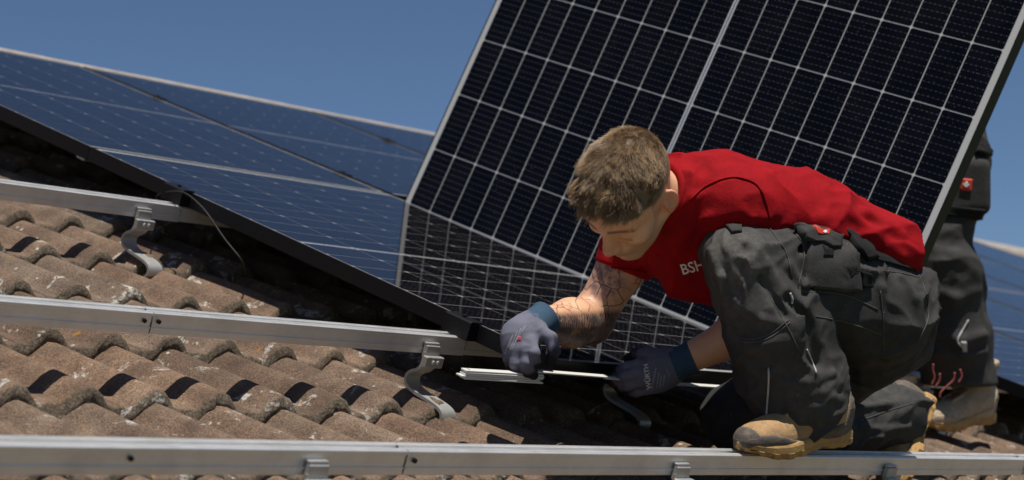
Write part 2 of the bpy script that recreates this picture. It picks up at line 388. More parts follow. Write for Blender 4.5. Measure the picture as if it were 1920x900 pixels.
def hook(u, v, label, rot=0.):
    """bent strap roof hook: from under a tile, round its end, back over it and up to the rail"""
    t = empty('roof_hook', at(u, v, RT - RH), label, 'roof hook', 'steel roof hooks carrying the rails')
    z0 = RT - RH   # local z is relative to the rail's underside
    P = smoothpath([(-.05, -.135), (-.085, -.134), (-.113, -.128), (-.126, -.114), (-.121, -.098), (-.1, -.090), (-.06, -.086), (-.025, -.083), (-.004, -.075), (.003, -.06), (-.006, -.046), (-.022, -.036), (-.031, -.022), (-.031, .006)], 7)
    tan = np.gradient(P, axis=0); tan /= np.linalg.norm(tan, axis=1)[:, None]; nrm = np.stack([-tan[:, 1], tan[:, 0]], 1); th = .0034
    rings = []
    for p, n in zip(P, nrm):
        a, b = p + n * th, p - n * th
        rings.append([(-.0215, *a), (.0215, *a), (.0215, *b), (-.0215, *b)])
    MB().loft(rings).obj('strap', M['steel'], t)
    b = MB(); b.box((-.027, -.048, -.024), (.027, -.0352, .0), .0015); b.obj('clamp_block', M['steel'], t)
    b = MB(); b.box((-.020, -.0345, -.006), (.020, -.0222, .021), .0015); b.box((-.020, -.030, .0212), (.020, -.0206, .0262), .001); b.obj('rail_bracket', M['steel'], t)
    for x in (-.006, .008):
        n = 8; cz = -.011
        MB().loft([[(x + r * math.cos(2 * math.pi * i / n), y, cz + r * math.sin(2 * math.pi * i / n)) for i in range(n)] for y, r in ((-.0455, .0046), (-.0492, .0044), (-.0505, .003))]).obj('screw', M['alum'], t)
    return t
hk = hook(-.108, VM, 'bent steel hook under the middle rail, beside the end of the white folding rule')
def hook2(u, v, label): return copy_tree(hk, at(u, v, RT - RH), label)
hook2(-.135, VU, 'bent steel hook under the upper left rail, beside the cable')
hook2(.58, VM, 'shaded steel hook behind the worker\'s left glove')
hook2(1.30, VM, 'steel hook under the rail behind the kneeling worker\'s thigh')
hook2(2.03, VM, 'steel hook beside the standing worker\'s boot')
hook2(-1.059, VB, 'blurred hook bracket on the bottom rail at the left')
hook2(-.115, VB, 'hook bracket on the bottom rail left of the tan boot')
hook2(.665, VB, 'hook bracket on the bottom rail right of the tan boot')
# ------------------------------------------------------------------ solar panels: x along the short side, y along the long side, glass face at z = 0
PW, PL, PT = 1.134, 1.722, .038
CX, CY = .1838, .0926; GAPC = .012
XS = [PW / 2 + (i - 2.5) * CX for i in range(6)]
Y0 = (PL - 18 * CY - GAPC) / 2
YS = [Y0 + CY * (i + .5) + (GAPC if i >= 9 else 0) for i in range(18)]
def cell_mesh():
    a, b, c = .0905, .0448, .0042; z = .0004
    ring = [(-a + c, -b), (a - c, -b), (a, -b + c), (a, b - c), (a - c, b), (-a + c, b), (-a, b - c), (-a, -b + c)]
    return MB().loft([[(x, y, 0) for x, y in ring], [(x, y, z) for x, y in ring]]).mesh('solar_cell', M['cell'])
CELL = cell_mesh(); ZB = -.0022
def panel(matrix, label, group=None):
    t = empty('solar_panel', matrix, label, 'solar panel', group)
    f = MB(); lip = .0065
    prof = lambda x0, sx, lip=.0055: [(x0, -PT), (x0 + sx * .028, -PT), (x0 + sx * .028, -PT + .002), (x0 + sx * .002, -PT + .002), (x0 + sx * .002, -.008), (x0 + sx * lip, -.008), (x0 + sx * lip, -.0006), (x0 + sx * (lip - .0006), 0), (x0 + sx * .0008, 0), (x0, -.0008)]
    for x0, sx in ((0, 1), (PW, -1)): f.extrude(prof(x0, sx), lambda a, b, k: (a, .0 + k * PL, b))
    for y0, sy in ((0, 1), (PL, -1)): f.extrude(prof(y0, sy, .0032), lambda a, b, k: (.0022 + k * (PW - .0044), a + sy * .0002, b - .0003))
    f.obj('frame', M['frame'], t)
    MB().box((.004, .004, ZB - .004), (PW - .004, PL - .004, ZB)).obj('backsheet', M['sheet'], t)
    for y in YS:
        for x in XS: link('solar_cell', CELL, t, Matrix.Translation((x, y, ZB)))
    yc = PL / 2
    MB().box((.012, yc - .0022, ZB), (PW - .012, yc + .0022, ZB + .0005)).obj('centre_ribbon', M['ribbon'], t)
    return t
p1 = panel(at(0, 0, 0), 'blue installed solar panel in front of the kneeling worker, held panel mirrored in its glass')
GU = .021
def pcopy(i, row, label, dz=0.):
    v0 = 0 if row == 0 else PL + .0025
    return copy_tree(p1, at(i * (PW + GU), v0, dz), label)
pcopy(0, 1, 'installed solar panel at the left end of the upper row')
pcopy(1, 1, 'installed upper row panel left of the raised panel, between two dark seams')
pcopy(2, 1, 'installed upper row panel partly hidden by the raised panel\'s left edge')
pcopy(3, 1, 'upper row panel on the ridge hidden behind the raised panel')
pcopy(4, 1, 'upper row panel at the ridge seen right of the standing worker')
pcopy(5, 1, 'upper row panel near the far right end of the ridge')
pcopy(6, 1, 'last upper row panel at the far right end of the ridge')
pcopy(2, 0, 'installed lower row panel right of the standing worker\'s boot')
pcopy(3, 0, 'installed lower row panel second from the standing worker\'s boot')
pcopy(4, 0, 'installed lower row panel at the far right end')
# the panel being set down: it stands on its long edge in the empty place of the lower row
th, ya, dz_ = math.radians(77.68), -.0197, .0044
d = np.array([math.sin(ya), -math.cos(ya), dz_]); d /= np.linalg.norm(d)
e = np.array([math.cos(th) * math.cos(ya), math.cos(th) * math.sin(ya), math.sin(th)]); e -= d * (d @ e); e /= np.linalg.norm(e)
Rh = np.stack([e, -d, np.cross(e, -d)], 1); base = np.array([PW - .0255, PL - .0946, -.0115]) + d * PL - e * .0042
held = panel(at(*base, Rh), 'dark solar panel held upright on its long edge behind the kneeling worker')
def end_clamp(u, v, label, side=-1):
    t = empty('panel_clamp', at(u, v, 0), label, 'panel clamp', 'black clamps holding the panels')
    s = side; b = MB()
    b.extrude([(0, -PT), (s * .026, -PT), (s * .026, .0015), (s * .021, .0045), (-s * .011, .0045), (-s * .011, .001), (s * .0005, .001), (s * .0005, -.02)], lambda x, z, k: (x + s * .002, -.040 + .080 * k, z)); b.obj('clamp_body', M['frame'], t)
    n = 10
    MB().loft([[(s * .010 + r * math.cos(2 * math.pi * i / n), r * math.sin(2 * math.pi * i / n), z) for i in range(n)] for z, r in ((.0045, .005), (.009, .005), (.0095, .004))]).obj('bolt', M['frame'], t)
    return t
ec = end_clamp(0, VM - .005, 'black end clamp on the near panel edge above the middle rail')
copy_tree(ec, at(0, VU + .02, 0), 'black end clamp on the near panel edge beside the cable')
def mid_clamp(i, v, label, far=False):
    t = empty('panel_clamp', at(i * (PW + GU) - GU / 2, v, 0), label, 'panel clamp', 'black clamps holding the panels')
    b = MB(); b.box((-.018, -.028, .0008), (.018, .028, .0042), .001); b.box((-.008, -.035, -PT), (.008, .035, .0008)); b.obj('clamp_body', M['frame'], t)
    n = 10; MB().loft([[(r * math.cos(2 * math.pi * k / n), r * math.sin(2 * math.pi * k / n), z) for k in range(n)] for z, r in ((.0042, .0055), (.008, .0055), (.0086, .004))]).obj('bolt', M['frame'], t)
    return t
mc = mid_clamp(1, VX, 'mid clamp on the first dark seam, nearer one')
copy_tree(mc, at(PW + GU / 2, VY, 0), 'mid clamp on the first dark seam, nearer the ridge')
copy_tree(mc, at(2 * PW + GU * 1.5, VY, 0), 'mid clamp on the second dark seam close to the raised panel')
copy_tree(mc, at(2 * PW + GU * 1.5, VX, 0), 'mid clamp on the second dark seam behind the raised panel')
copy_tree(ec, at(PW + .001, .887, 0, np.diag([-1., -1., 1.])), 'small clamp on the far panel edge at the foot of the raised panel')
for v, w_ in ((VU - .02, 'upper'), (VM, 'lower')):
    copy_tree(ec, at(2 * (PW + GU), v, 0), 'end clamp on the lower right panel above the %s rail' % w_)
# cable hanging out from under the panel
cb = MB(); cb.tube(smoothpath([(.10, 1.43, -.06), (.0, 1.40, -.05), (-.028, 1.33, -.018), (-.05, 1.24, .004), (-.052, 1.15, -.012), (-.04, 1.06, -.06), (-.026, 1.0, -.092), (.01, 1.01, -.125), (.06, 1.06, -.15)], 10), .0022, 10)
c_ = cb.obj('cable', M['cable'], None, True, ROOFM); tag(c_, 'thin grey cable looping out from under the panel edge beside the upper rail', 'cable')
# folding rule
rt = empty('folding_rule', at(-.312, -.034, -.021), 'white folding rule with stacked segments held in both gloves', 'folding rule')
SEG = .236
def seg(x0, y, z, rz=0., ry=0.):
    Rz = np.array([[math.cos(rz), -math.sin(rz), 0], [math.sin(rz), math.cos(rz), 0], [0, 0, 1]]) @ np.array([[math.cos(ry), 0, math.sin(ry)], [0, 1, 0], [-math.sin(ry), 0, math.cos(ry)]])
    o = MB().box((0, -.0085, 0), (SEG, .0085, .0034), .0007).obj('segment', M['rule'], rt, False, mat4(Rz, (x0, y, z)))
    for x in (.012, SEG - .012):
        n = 10; MB().loft([[(x + r * math.cos(2 * math.pi * i / n), r * math.sin(2 * math.pi * i / n), zz) for i in range(n)] for zz, r in ((.0034, .0042), (.0042, .0036))]).obj('hinge', M['steel'], o)
for i in range(5): seg(.002 * (i % 2) + (-.012 if i == 1 else 0), .0006 * (i % 3), -.0185 + .0037 * i, .004 * (i - 2), .0)
seg(.212, .0, .0035, -.02, .004); seg(.430, -.004, .0, -.012, .004); seg(.650, -.006, -.004, -.006, 0.)
# ------------------------------------------------------------------ organic shapes: distance fields meshed with surface nets
# worked out in the camera's metric frame (x right, y up, z towards the camera) with real depths, then carried to world
def K(px, py, d): return np.array([(px - 960) * d / FPX, -(py - 450) * d / FPX, -d])
def toW(p): return np.asarray(p) @ CB.T + CAMP
def norm(v): v = np.asarray(v, float); return v / np.linalg.norm(v)
def smin(a, b, k):
    h = np.maximum(k - np.abs(a - b), 0) / k; return np.minimum(a, b) - h * h * k * .25
def smax(a, b, k): return -smin(-a, -b, k)
def cone(p, a, b, ra, rb):
    a = np.asarray(a, np.float32); b = np.asarray(b, np.float32); ab = b - a; q = p - a
    t = np.clip(q @ ab / float(ab @ ab + 1e-12), 0, 1); return np.linalg.norm(q - t[:, None] * ab, axis=1) - (ra + (rb - ra) * t)
def ell(p, c, r, R=None):
    q = p - np.asarray(c, np.float32)
    if R is not None: q = q @ np.asarray(R, np.float32)      # columns of R are the axes
    r = np.asarray(r, np.float32); k0 = np.linalg.norm(q / r, axis=1); k1 = np.linalg.norm(q / (r * r), axis=1); return k0 * (k0 - 1) / (k1 + 1e-9)
def rbox(p, c, h, R, rad):
    q = np.abs((p - np.asarray(c, np.float32)) @ np.asarray(R, np.float32)) - (np.asarray(h, np.float32) - rad)
    return np.linalg.norm(np.maximum(q, 0), axis=1) + np.minimum(q.max(1), 0) - rad
def chain(p, pts, rs, k=.02):
    d = None
    for i in range(len(pts) - 1):
        e_ = cone(p, pts[i], pts[i + 1], rs[i], rs[i + 1]); d = e_ if d is None else smin(d, e_, k)
    return d
LAT = RNG.random((32, 32, 32)).astype(np.float32)
def vnoise(p):
    i = np.floor(p).astype(np.int32); f = (p - i).astype(np.float32); f = f * f * (3 - 2 * f); r = 0
    for dx in (0, 1):
        wx = f[:, 0] if dx else 1 - f[:, 0]
        for dy in (0, 1):
            wy = f[:, 1] if dy else 1 - f[:, 1]
            for dz in (0, 1):
                wz = f[:, 2] if dz else 1 - f[:, 2]
                r = r + wx * wy * wz * LAT[(i[:, 0] + dx) & 31, (i[:, 1] + dy) & 31, (i[:, 2] + dz) & 31]
    return r
def folds(p, scale, stretch=None, seed=0., sharp=2.):
    """soft ridges of cloth; stretch = (axis, factor) lengthens them along an axis"""
    q = p * scale + seed
    if stretch is not None:
        ax = norm(stretch[0]).astype(np.float32); q = q - (q @ ax)[:, None] * ax * (1 - 1 / stretch[1])
    w = np.stack([vnoise(q * .6 + 3.1), vnoise(q * .6 + 9.7), vnoise(q * .6 + 17.3)], 1); q = q + (w - .5) * 1.6
    n = 1 - np.abs(2 * vnoise(q) - 1); return n ** sharp
def surface(f, lo, hi, h, B=8, slack=.012):
    lo = np.asarray(lo, float); hi = np.asarray(hi, float); nb = np.ceil((hi - lo) / (h * B)).astype(int)
    gi = np.stack(np.meshgrid(*[np.arange(n) for n in nb], indexing='ij'), -1).reshape(-1, 3)
    def ev(p): return np.concatenate([f(p[i:i + 400000].astype(np.float32)) for i in range(0, len(p), 400000)])
    c = lo + (gi + .5) * (h * B); keep = np.abs(ev(c)) < B * h * .87 * 1.15 + slack; gi = gi[keep]
    o = np.stack(np.meshgrid(*[np.arange(B + 1)] * 3, indexing='ij'), -1).reshape(-1, 3)
    v = ev((lo + ((gi[:, None, :] * B + o[None]) * h).reshape(-1, 3))).reshape(-1, B + 1, B + 1, B + 1)
    cs = [(a, b, c) for a in (0, 1) for b in (0, 1) for c in (0, 1)]
    C = np.stack([v[:, a:B + a, b:B + b, c:B + c] for a, b, c in cs], -1)
    ins = (C < 0).sum(-1); act = np.nonzero((ins > 0) & (ins < 8)); cv = C[act]
    cell = gi[act[0]] * B + np.stack(act[1:], 1); off = np.array(cs, float)
    acc = np.zeros((len(cv), 3)); cnt = np.zeros(len(cv))
    for a in range(8):
        for b in range(a + 1, 8):
            if np.abs(off[a] - off[b]).sum() != 1: continue
            m = (cv[:, a] < 0) != (cv[:, b] < 0); t = cv[m, a] / (cv[m, a] - cv[m, b])
            acc[m] += off[a] + t[:, None] * (off[b] - off[a]); cnt[m] += 1
    P = lo + (cell + acc / cnt[:, None]) * h
    N = nb * B + 2; st = np.array([N[1] * N[2], N[2], 1]); ids = cell @ st; order = np.argsort(ids); sid = ids[order]
    P = P[order]; cv = cv[order]; q = []
    def look(x):
        i = np.searchsorted(sid, x); i = np.minimum(i, len(sid) - 1); return np.where(sid[i] == x, i, -1)
    for ax in range(3):
        j = (4, 2, 1)[ax]; m = np.nonzero((cv[:, 0] < 0) != (cv[:, j] < 0))[0]; b, c = st[(ax + 1) % 3], st[(ax + 2) % 3]
        f4 = np.stack([m, look(sid[m] - b), look(sid[m] - b - c), look(sid[m] - c)], 1)
        flip = cv[m, 0] > 0; f4[flip] = f4[flip][:, ::-1]; q.append(f4[(f4 >= 0).all(1)])
    return P, np.concatenate(q)
def grad(f, p, e=.002):
    p = np.asarray(p, np.float32); g_ = np.stack([f(p + np.eye(3, dtype=np.float32)[i] * e) - f(p - np.eye(3, dtype=np.float32)[i] * e) for i in range(3)], 1)
    return g_ / (np.linalg.norm(g_, axis=1)[:, None] + 1e-9)
def trace(f, px, py, d0=3.2, d1=7.):
    """where the sight line through a photo pixel meets the surface f: builds seams and prints ON the cloth"""
    px = np.asarray(px, float); py = np.asarray(py, float); dr = np.stack([(px - 960) / FPX, -(py - 450) / FPX, -np.ones_like(px)], 1); ln = np.linalg.norm(dr, axis=1)
    t = np.full(len(px), d0)
    for _ in range(90): t = np.minimum(t + f((dr * t[:, None]).astype(np.float32)) / ln * .75, d1)
    return dr * t[:, None], t
def seamline(f, pts, r, name, m, parent, root, lift=.3, n=8, d0=3.2):
    q = smoothpath(np.c_[np.array(pts, float), np.zeros(len(pts))], n); P, t = trace(f, q[:, 0], q[:, 1], d0); ok = t < 6.9
    P = P[ok] + grad(f, P[ok]) * r * lift
    if len(P) < 3: return None
    b = MB(); b.tube(toW(P) - root, r, 6); return b.obj(name, m, parent, True)
def patch(f, poly, t, name, m, parent, root, res=10, d0=3.2, round_=0., smooth=True, sm=.0):
    """a piece of cloth of thickness t lying on surface f inside the quad poly (photo pixels)"""
    a, b, c, d_ = [np.array(x, float) for x in poly]; u = np.linspace(0, 1, res + 1); uu, vv = np.meshgrid(u, u, indexing='ij')
    if round_:
        uu = .5 + (uu - .5) * np.sqrt(1 - round_ * ((vv - .5) * 2) ** 2); vv = .5 + (vv - .5) * np.sqrt(1 - round_ * ((np.meshgrid(u, u, indexing='ij')[0] - .5) * 2) ** 2)
    q = (a * ((1 - uu) * (1 - vv))[..., None] + b * (uu * (1 - vv))[..., None] + c * (uu * vv)[..., None] + d_ * ((1 - uu) * vv)[..., None]).reshape(-1, 2)
    P, tt = trace(f, q[:, 0], q[:, 1], d0); n = grad(f, P, .004); top = P + n * t; k = res + 1
    idx = np.arange(k * k).reshape(k, k); quads = [[idx[i, j], idx[i + 1, j], idx[i + 1, j + 1], idx[i, j + 1]] for i in range(res) for j in range(res)]
    rim = np.concatenate([idx[:-1, 0], idx[-1, :-1], idx[:0:-1, -1], idx[0, :0:-1]]); nr = len(rim)
    low = (P - n * .004)[rim]; V = np.concatenate([top, low]); off = k * k
    quads += [[rim[i], off + i, off + (i + 1) % nr, rim[(i + 1) % nr]] for i in range(nr)]
    return link(name, np_mesh(name, toW(V) - root, [np.array(quads)], smooth, mats=[m]), parent)
def prints(f, txt, size, pos, ang, name, m, parent, root, d0=3.2, shear=0., bold=.02, sx=1., lift=.0012):
    """lettering laid on surface f; pos in photo pixels, size = cap height in pixels"""
    cu = bpy.data.curves.new('lettering', 'FONT'); cu.body = txt; cu.size = 1.; cu.offset = bold; cu.resolution_u = 3; cu.align_x = 'CENTER'; cu.align_y = 'CENTER'
    o = bpy.data.objects.new('lettering', cu); me = bpy.data.meshes.new_from_object(o); bpy.data.objects.remove(o)
    import bmesh
    bm = bmesh.new(); bm.from_mesh(me); bmesh.ops.triangulate(bm, faces=bm.faces); bmesh.ops.subdivide_edges(bm, edges=[e_ for e_ in bm.edges if e_.calc_length() > .25], cuts=2); bmesh.ops.triangulate(bm, faces=bm.faces)
    v = np.array([x.co[:2] for x in bm.verts]); fa = np.array([[y.index for y in x.verts] for x in bm.faces]); bm.free(); bpy.data.meshes.remove(me); bpy.data.curves.remove(cu)
    v = v * size / .7; v[:, 0] *= sx; v[:, 0] += shear * v[:, 1]; c, s = math.cos(ang), math.sin(ang)
    q = np.stack([pos[0] + v[:, 0] * c + v[:, 1] * s, pos[1] + v[:, 0] * s - v[:, 1] * c], 1)
    P, t = trace(f, q[:, 0], q[:, 1], d0); P = P + grad(f, P, .004) * lift
    return link(name, np_mesh(name, toW(P) - root, [fa], False, mats=[m]), parent)
def sdf_obj(name, f, lo, hi, h, m, parent, root, attrs=None, slack=.012):
    P, q = surface(f, lo, hi, h, slack=slack); at_ = attrs(P.astype(np.float32)) if attrs else None
    o = link(name, np_mesh(name, toW(P) - root, [q], True, at_, [m] if not isinstance(m, (list, tuple)) else m), parent); return o
def sstep(a, b, x): t = np.clip((x - a) / (b - a), 0, 1); return t * t * (3 - 2 * t)

# ------------------------------------------------------------------ skin and hair
def skin_mat():
    m = mat('skin', (.5, .29, .2), .5, 0., Subsurface_Weight=.12, Subsurface_Scale=.012)
    m.node_tree.nodes['Principled BSDF'].inputs['Subsurface Radius'].default_value = (1, .35, .2)
    g = G(m); v = g.coord()
    c = g.mix(g.ramp(g.noise(v, 24, 5), [(.35, 0.), (.65, 1.)]), (.66, .345, .20), (.73, .41, .25))
    c = g.mix(g.math('MULTIPLY', g.attr('blush').outputs['Fac'], .55), c, (.52, .17, .12))
    c = g.mix(g.math('MULTIPLY', g.attr('stubble').outputs['Fac'], .45), c, (.20, .13, .09))
    c = g.mix(g.attr('scalp').outputs['Fac'], c, (.12, .072, .042))
    # tattooed right arm: fine web of lines, shaded patches, forearm ink with painted shadow
    tat = g.attr('tattoo').outputs['Fac']; v1 = g.n('TexVoronoi'); v1.feature = 'DISTANCE_TO_EDGE'; v1.inputs['Scale'].default_value = 23
    wv = g.n('VectorMath'); wv.operation = 'ADD'; nz = g.n('TexNoise'); nz.inputs['Scale'].default_value = 16; g.l(v, nz.inputs['Vector'])
    sc_ = g.n('VectorMath'); sc_.operation = 'SCALE'; g.l(nz.outputs[1], sc_.inputs[0]); sc_.inputs['Scale'].default_value = .035; g.l(v, wv.inputs[0]); g.l(sc_.outputs[0], wv.inputs[1]); g.l(wv.outputs[0], v1.inputs['Vector'])
    ln = g.math('MULTIPLY', g.ramp(v1.outputs['Distance'], [(.014, 1.), (.030, 0.)]), g.ramp(g.noise(v, 13, 2), [(.36, .15), (.46, 1.)]))
    shade_ = g.math('MULTIPLY', g.ramp(g.noise(v, 34, 5, .7, 1.2), [(.53, 0.), (.66, .45)]), tat); ln = g.math('MAXIMUM', ln, shade_)
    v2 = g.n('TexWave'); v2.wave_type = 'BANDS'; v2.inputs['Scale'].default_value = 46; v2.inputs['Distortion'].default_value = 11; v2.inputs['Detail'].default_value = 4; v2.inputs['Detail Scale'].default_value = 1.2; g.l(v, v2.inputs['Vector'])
    ink_shadow = g.attr('tattoo_and_shadow').outputs['Fac']  # lower forearm: ink plus cast shadow put into the skin colour
    ln2 = g.math('MULTIPLY', g.math('ADD', g.math('MULTIPLY', g.ramp(v2.outputs[1], [(.2, 1.), (.55, 0.)]), .3), g.ramp(g.noise(v, 30, 4, .7), [(.38, .62), (.58, 1.)])), ink_shadow)
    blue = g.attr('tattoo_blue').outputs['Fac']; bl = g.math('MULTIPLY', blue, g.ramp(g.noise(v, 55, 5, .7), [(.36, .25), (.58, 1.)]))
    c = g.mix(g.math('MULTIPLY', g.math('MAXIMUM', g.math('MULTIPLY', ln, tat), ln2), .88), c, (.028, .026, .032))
    c = g.mix(g.math('MULTIPLY', bl, .85), c, (.035, .05, .09))
    g.l(c, g.b.inputs['Base Color']); g.bump(g.math('ADD', g.noise(v, 500, 2), g.math('MULTIPLY', g.noise(v, 120, 3), .5)), .12, .0015); return m
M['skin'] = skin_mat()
def hair_mat(name, a, b):
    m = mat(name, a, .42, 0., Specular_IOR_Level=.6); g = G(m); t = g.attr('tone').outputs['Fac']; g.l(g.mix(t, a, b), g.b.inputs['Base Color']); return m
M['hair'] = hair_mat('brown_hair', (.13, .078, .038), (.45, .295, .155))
def strands(roots, dirs, lens, nrm, rad, curl, rng, seg=4):
    """tapered three-sided hairs; returns verts, quads, tone"""
    n = len(roots); d = dirs.copy(); p = roots - nrm * .002; rings = []; bend = rng.normal(0, 1, (n, 3)) * curl
    for k in range(seg + 1):
        a = np.cross(d, nrm); a /= np.linalg.norm(a, axis=1)[:, None] + 1e-9; b = np.cross(d, a); r = rad * (1 - .8 * k / seg)
        rings.append(np.stack([p + r[:, None] * (math.cos(x) * a + math.sin(x) * b) for x in (0, 2.094, 4.189)], 1))
        p = p + d * (lens / seg)[:, None]; d = d + bend / seg - nrm * (.16 / seg) * (k > 0); d /= np.linalg.norm(d, axis=1)[:, None]
    V = np.stack(rings, 1).reshape(n, -1, 3); m = V.shape[1]; q = []
    for k in range(seg):
        for j in range(3): q.append([k * 3 + j, k * 3 + (j + 1) % 3, (k + 1) * 3 + (j + 1) % 3, (k + 1) * 3 + j])
    Q = (np.arange(n) * m)[:, None, None] + np.array(q)[None]; return V.reshape(-1, 3), Q.reshape(-1, 4)

# ================================================================== the kneeling worker
root1 = RW(.62, -.30, -.16)
man = empty('person', Matrix.Translation(root1), 'kneeling worker in red shirt and charcoal work trousers measuring with a white rule', 'person')
# ---- head frame from the photo: face forward, up, his left
HF, HU, HL = norm((-.455, -.849, .269)), norm((-.363, .453, .814)), norm((.813, -.273, .514))
HR = np.stack([HF, HU, HL], 1).astype(np.float32); HO = K(1182, 363, 3.83); HS = .01 * 1.048
def hp(f, u, l): return HO + HR @ (np.array([f, u, l]) * HS)
def inhead(p): return ((p - HO.astype(np.float32)) @ HR) / HS
def head_sdf(p):
    q = inhead(p); s = np.stack([q[:, 0], q[:, 1], np.abs(q[:, 2])], 1)
    d = ell(q, (-.9, 4.2, 0), (10.0, 9.0, 7.9))
    d = smin(d, ell(q, (3.6, 5.4, 0), (5.9, 5.6, 6.7)), 2.)
    d = smin(d, ell(q, (3.6, -1.2, 0), (5.6, 7.6, 6.3)), 2.)
    d = smin(d, ell(q, (4.4, -6.6, 0), (4.9, 3.9, 4.7)), 2.)
    d = smin(d, ell(q, (7.9, -9.2, 0), (1.9, 1.7, 2.1)), 1.6)
    d = smin(d, cone(s, (-.6, -4.2, 6.0), (7.2, -9.4, 1.9), 1.25, 1.2), 1.8)
    d = smin(d, cone(s, (9.2, 2.3, .6), (7.3, 2.7, 4.7), .85, .95), 1.5)
    d = smin(d, ell(s, (6.3, -1.9, 4.4), (2.3, 1.8, 1.9)), 2.)
    d = smax(d, -ell(s, (10.5, .5, 3.7), (1.4, .9, 1.7)), 1.8)
    d = smin(d, ell(s, (7.6, .2, 3.3), (1.45, 1.2, 1.6)), .5)
    d = smin(d, cone(s, (8.8, -.25, 2.3), (8.0, -.6, 4.6), .22, .18), .3)           # lowered upper lid
    d = smin(d, cone(q, (9.1, 1.6, 0), (11.5, -2.6, 0), .7, .88), 1.1)
    d = smin(d, cone(q, (8.4, 1.4, 0), (10.1, -2.7, 0), .8, 1.35), .8); d = smin(d, ell(q, (11.3, -2.9, 0), (1.05, .95, 1.05)), .8)
    d = smin(d, ell(s, (10.3, -3.2, 1.2), (1.15, .8, .75)), .6)
    d = smax(d, -ell(s, (10.7, -4.0, .75), (.55, .35, .4)), .3)
    d = smin(d, ell(q, (9.0, -5.2, 0), (1.5, 1.6, 2.6)), 1.2)
    d = smin(d, cone(s, (10.3, -5.75, 0), (9.0, -5.95, 2.3), .5, .28), .5)
    d = smin(d, cone(s, (10.0, -6.9, 0), (9.0, -6.6, 2.1), .58, .3), .5)
    d = smax(d, -cone(s, (10.95, -6.3, 0), (9.5, -6.3, 2.5), .2, .16), .35)
    # ears
    tl = math.radians(14); Er = np.array([[math.cos(tl), -math.sin(tl), 0], [math.sin(tl), math.cos(tl), 0], [0, 0, 1]]); fl = math.radians(34)
    Er = Er @ np.array([[math.cos(fl), 0, math.sin(fl)], [0, 1, 0], [-math.sin(fl), 0, math.cos(fl)]])
    ear = ell(s, (-1.3, -.3, 8.15), (1.7, 2.7, .62), Er); ear = smax(ear, -ell(s, (-.95, -.1, 8.85), (1.1, 1.9, .75), Er), .25)
    ear = smin(ear, ell(s, (.1, -.7, 7.9), (.5, .8, .5)), .5); ear = smin(ear, ell(s, (-.4, -2.6, 7.8), (.75, .75, .5)), .6)
    return smin(d, ear, .5) * HS
NECK0, NECK1 = hp(-3.4, -4.5, 0), K(1312, 392, 4.0)
SR, ER_, WR = K(1225, 400, 4.12), K(1106, 603, 4.13), K(1004, 610, 3.93)          # right shoulder, elbow, wrist
SL, EL_, WL = K(1378, 392, 3.96), K(1440, 600, 4.09), K(1272, 681, 4.125)
HIPL, KNL, ANL = K(1640, 566, 4.04), K(1386, 492, 3.87), K(1512, 770, 3.93)
HIPR, KNR, ANR = K(1650, 590, 4.26), K(1388, 792, 4.34), K(1700, 790, 4.60)
def arm(p, S, E, Wr, r0, r1, r2, r3):
    m1, m2 = S + (E - S) * .5, E + (Wr - E) * .35
    d = chain(p, [S, m1, E], [r0, r1, r2], .02); return smin(d, chain(p, [E, m2, Wr], [r2, r3, .0285], .02), .03)
def body_sdf(p):
    d = smin(head_sdf(p), cone(p, NECK0, NECK1, .057, .052), .03)
    d = smin(d, chain(p, [NECK1, K(1480, 440, 4.1), K(1640, 530, 4.14)], [.06, .085, .09], .05), .03)
    for S in (SR, SL): d = smin(d, cone(p, NECK1, S, .045, .045), .03)
    d = smin(d, arm(p, SR, ER_, WR, .052, .051, .044, .050), .03)
    d = smin(d, arm(p, SL, EL_, WL, .05, .046, .042, .0455), .03)
    d = smin(d, cone(p, WR, K(985, 645, 3.90), .024, .026), .02); d = smin(d, cone(p, WL, K(1225, 697, 4.135), .024, .026), .02)
    for H_, Kn, An, in ((HIPL, KNL, ANL), (HIPR, KNR, ANR)): d = smin(d, chain(p, [K(1640, 540, 4.12), H_, Kn, An], [.09, .08, .05, .035], .03), .03)
    # cords and muscle under the skin
    return d + (vnoise(p * 38) - .5) * .0016
def hair_zone(q):
    f, u, l = q[:, 0], q[:, 1], np.abs(q[:, 2])
    line = np.where(f > 2.6, 4.4 + (f - 2.6) * .62 - np.clip(l - 5.2, 0, 2) * .7 + .5 * np.sin(l * 1.1), np.where(f > -2.6, 2.6, -5.2))
    side = (f > .4) & (f < 3.0) & (u > -1.6) & (l > 5.0)
    fade = .22 + .78 * sstep(.8, 4.5, u) ; fade = np.where(f > 3.5, 1., fade)
    return np.clip((u - line) / (.8 + 1.6 * (f < -2)), 0, 1) * fade, side
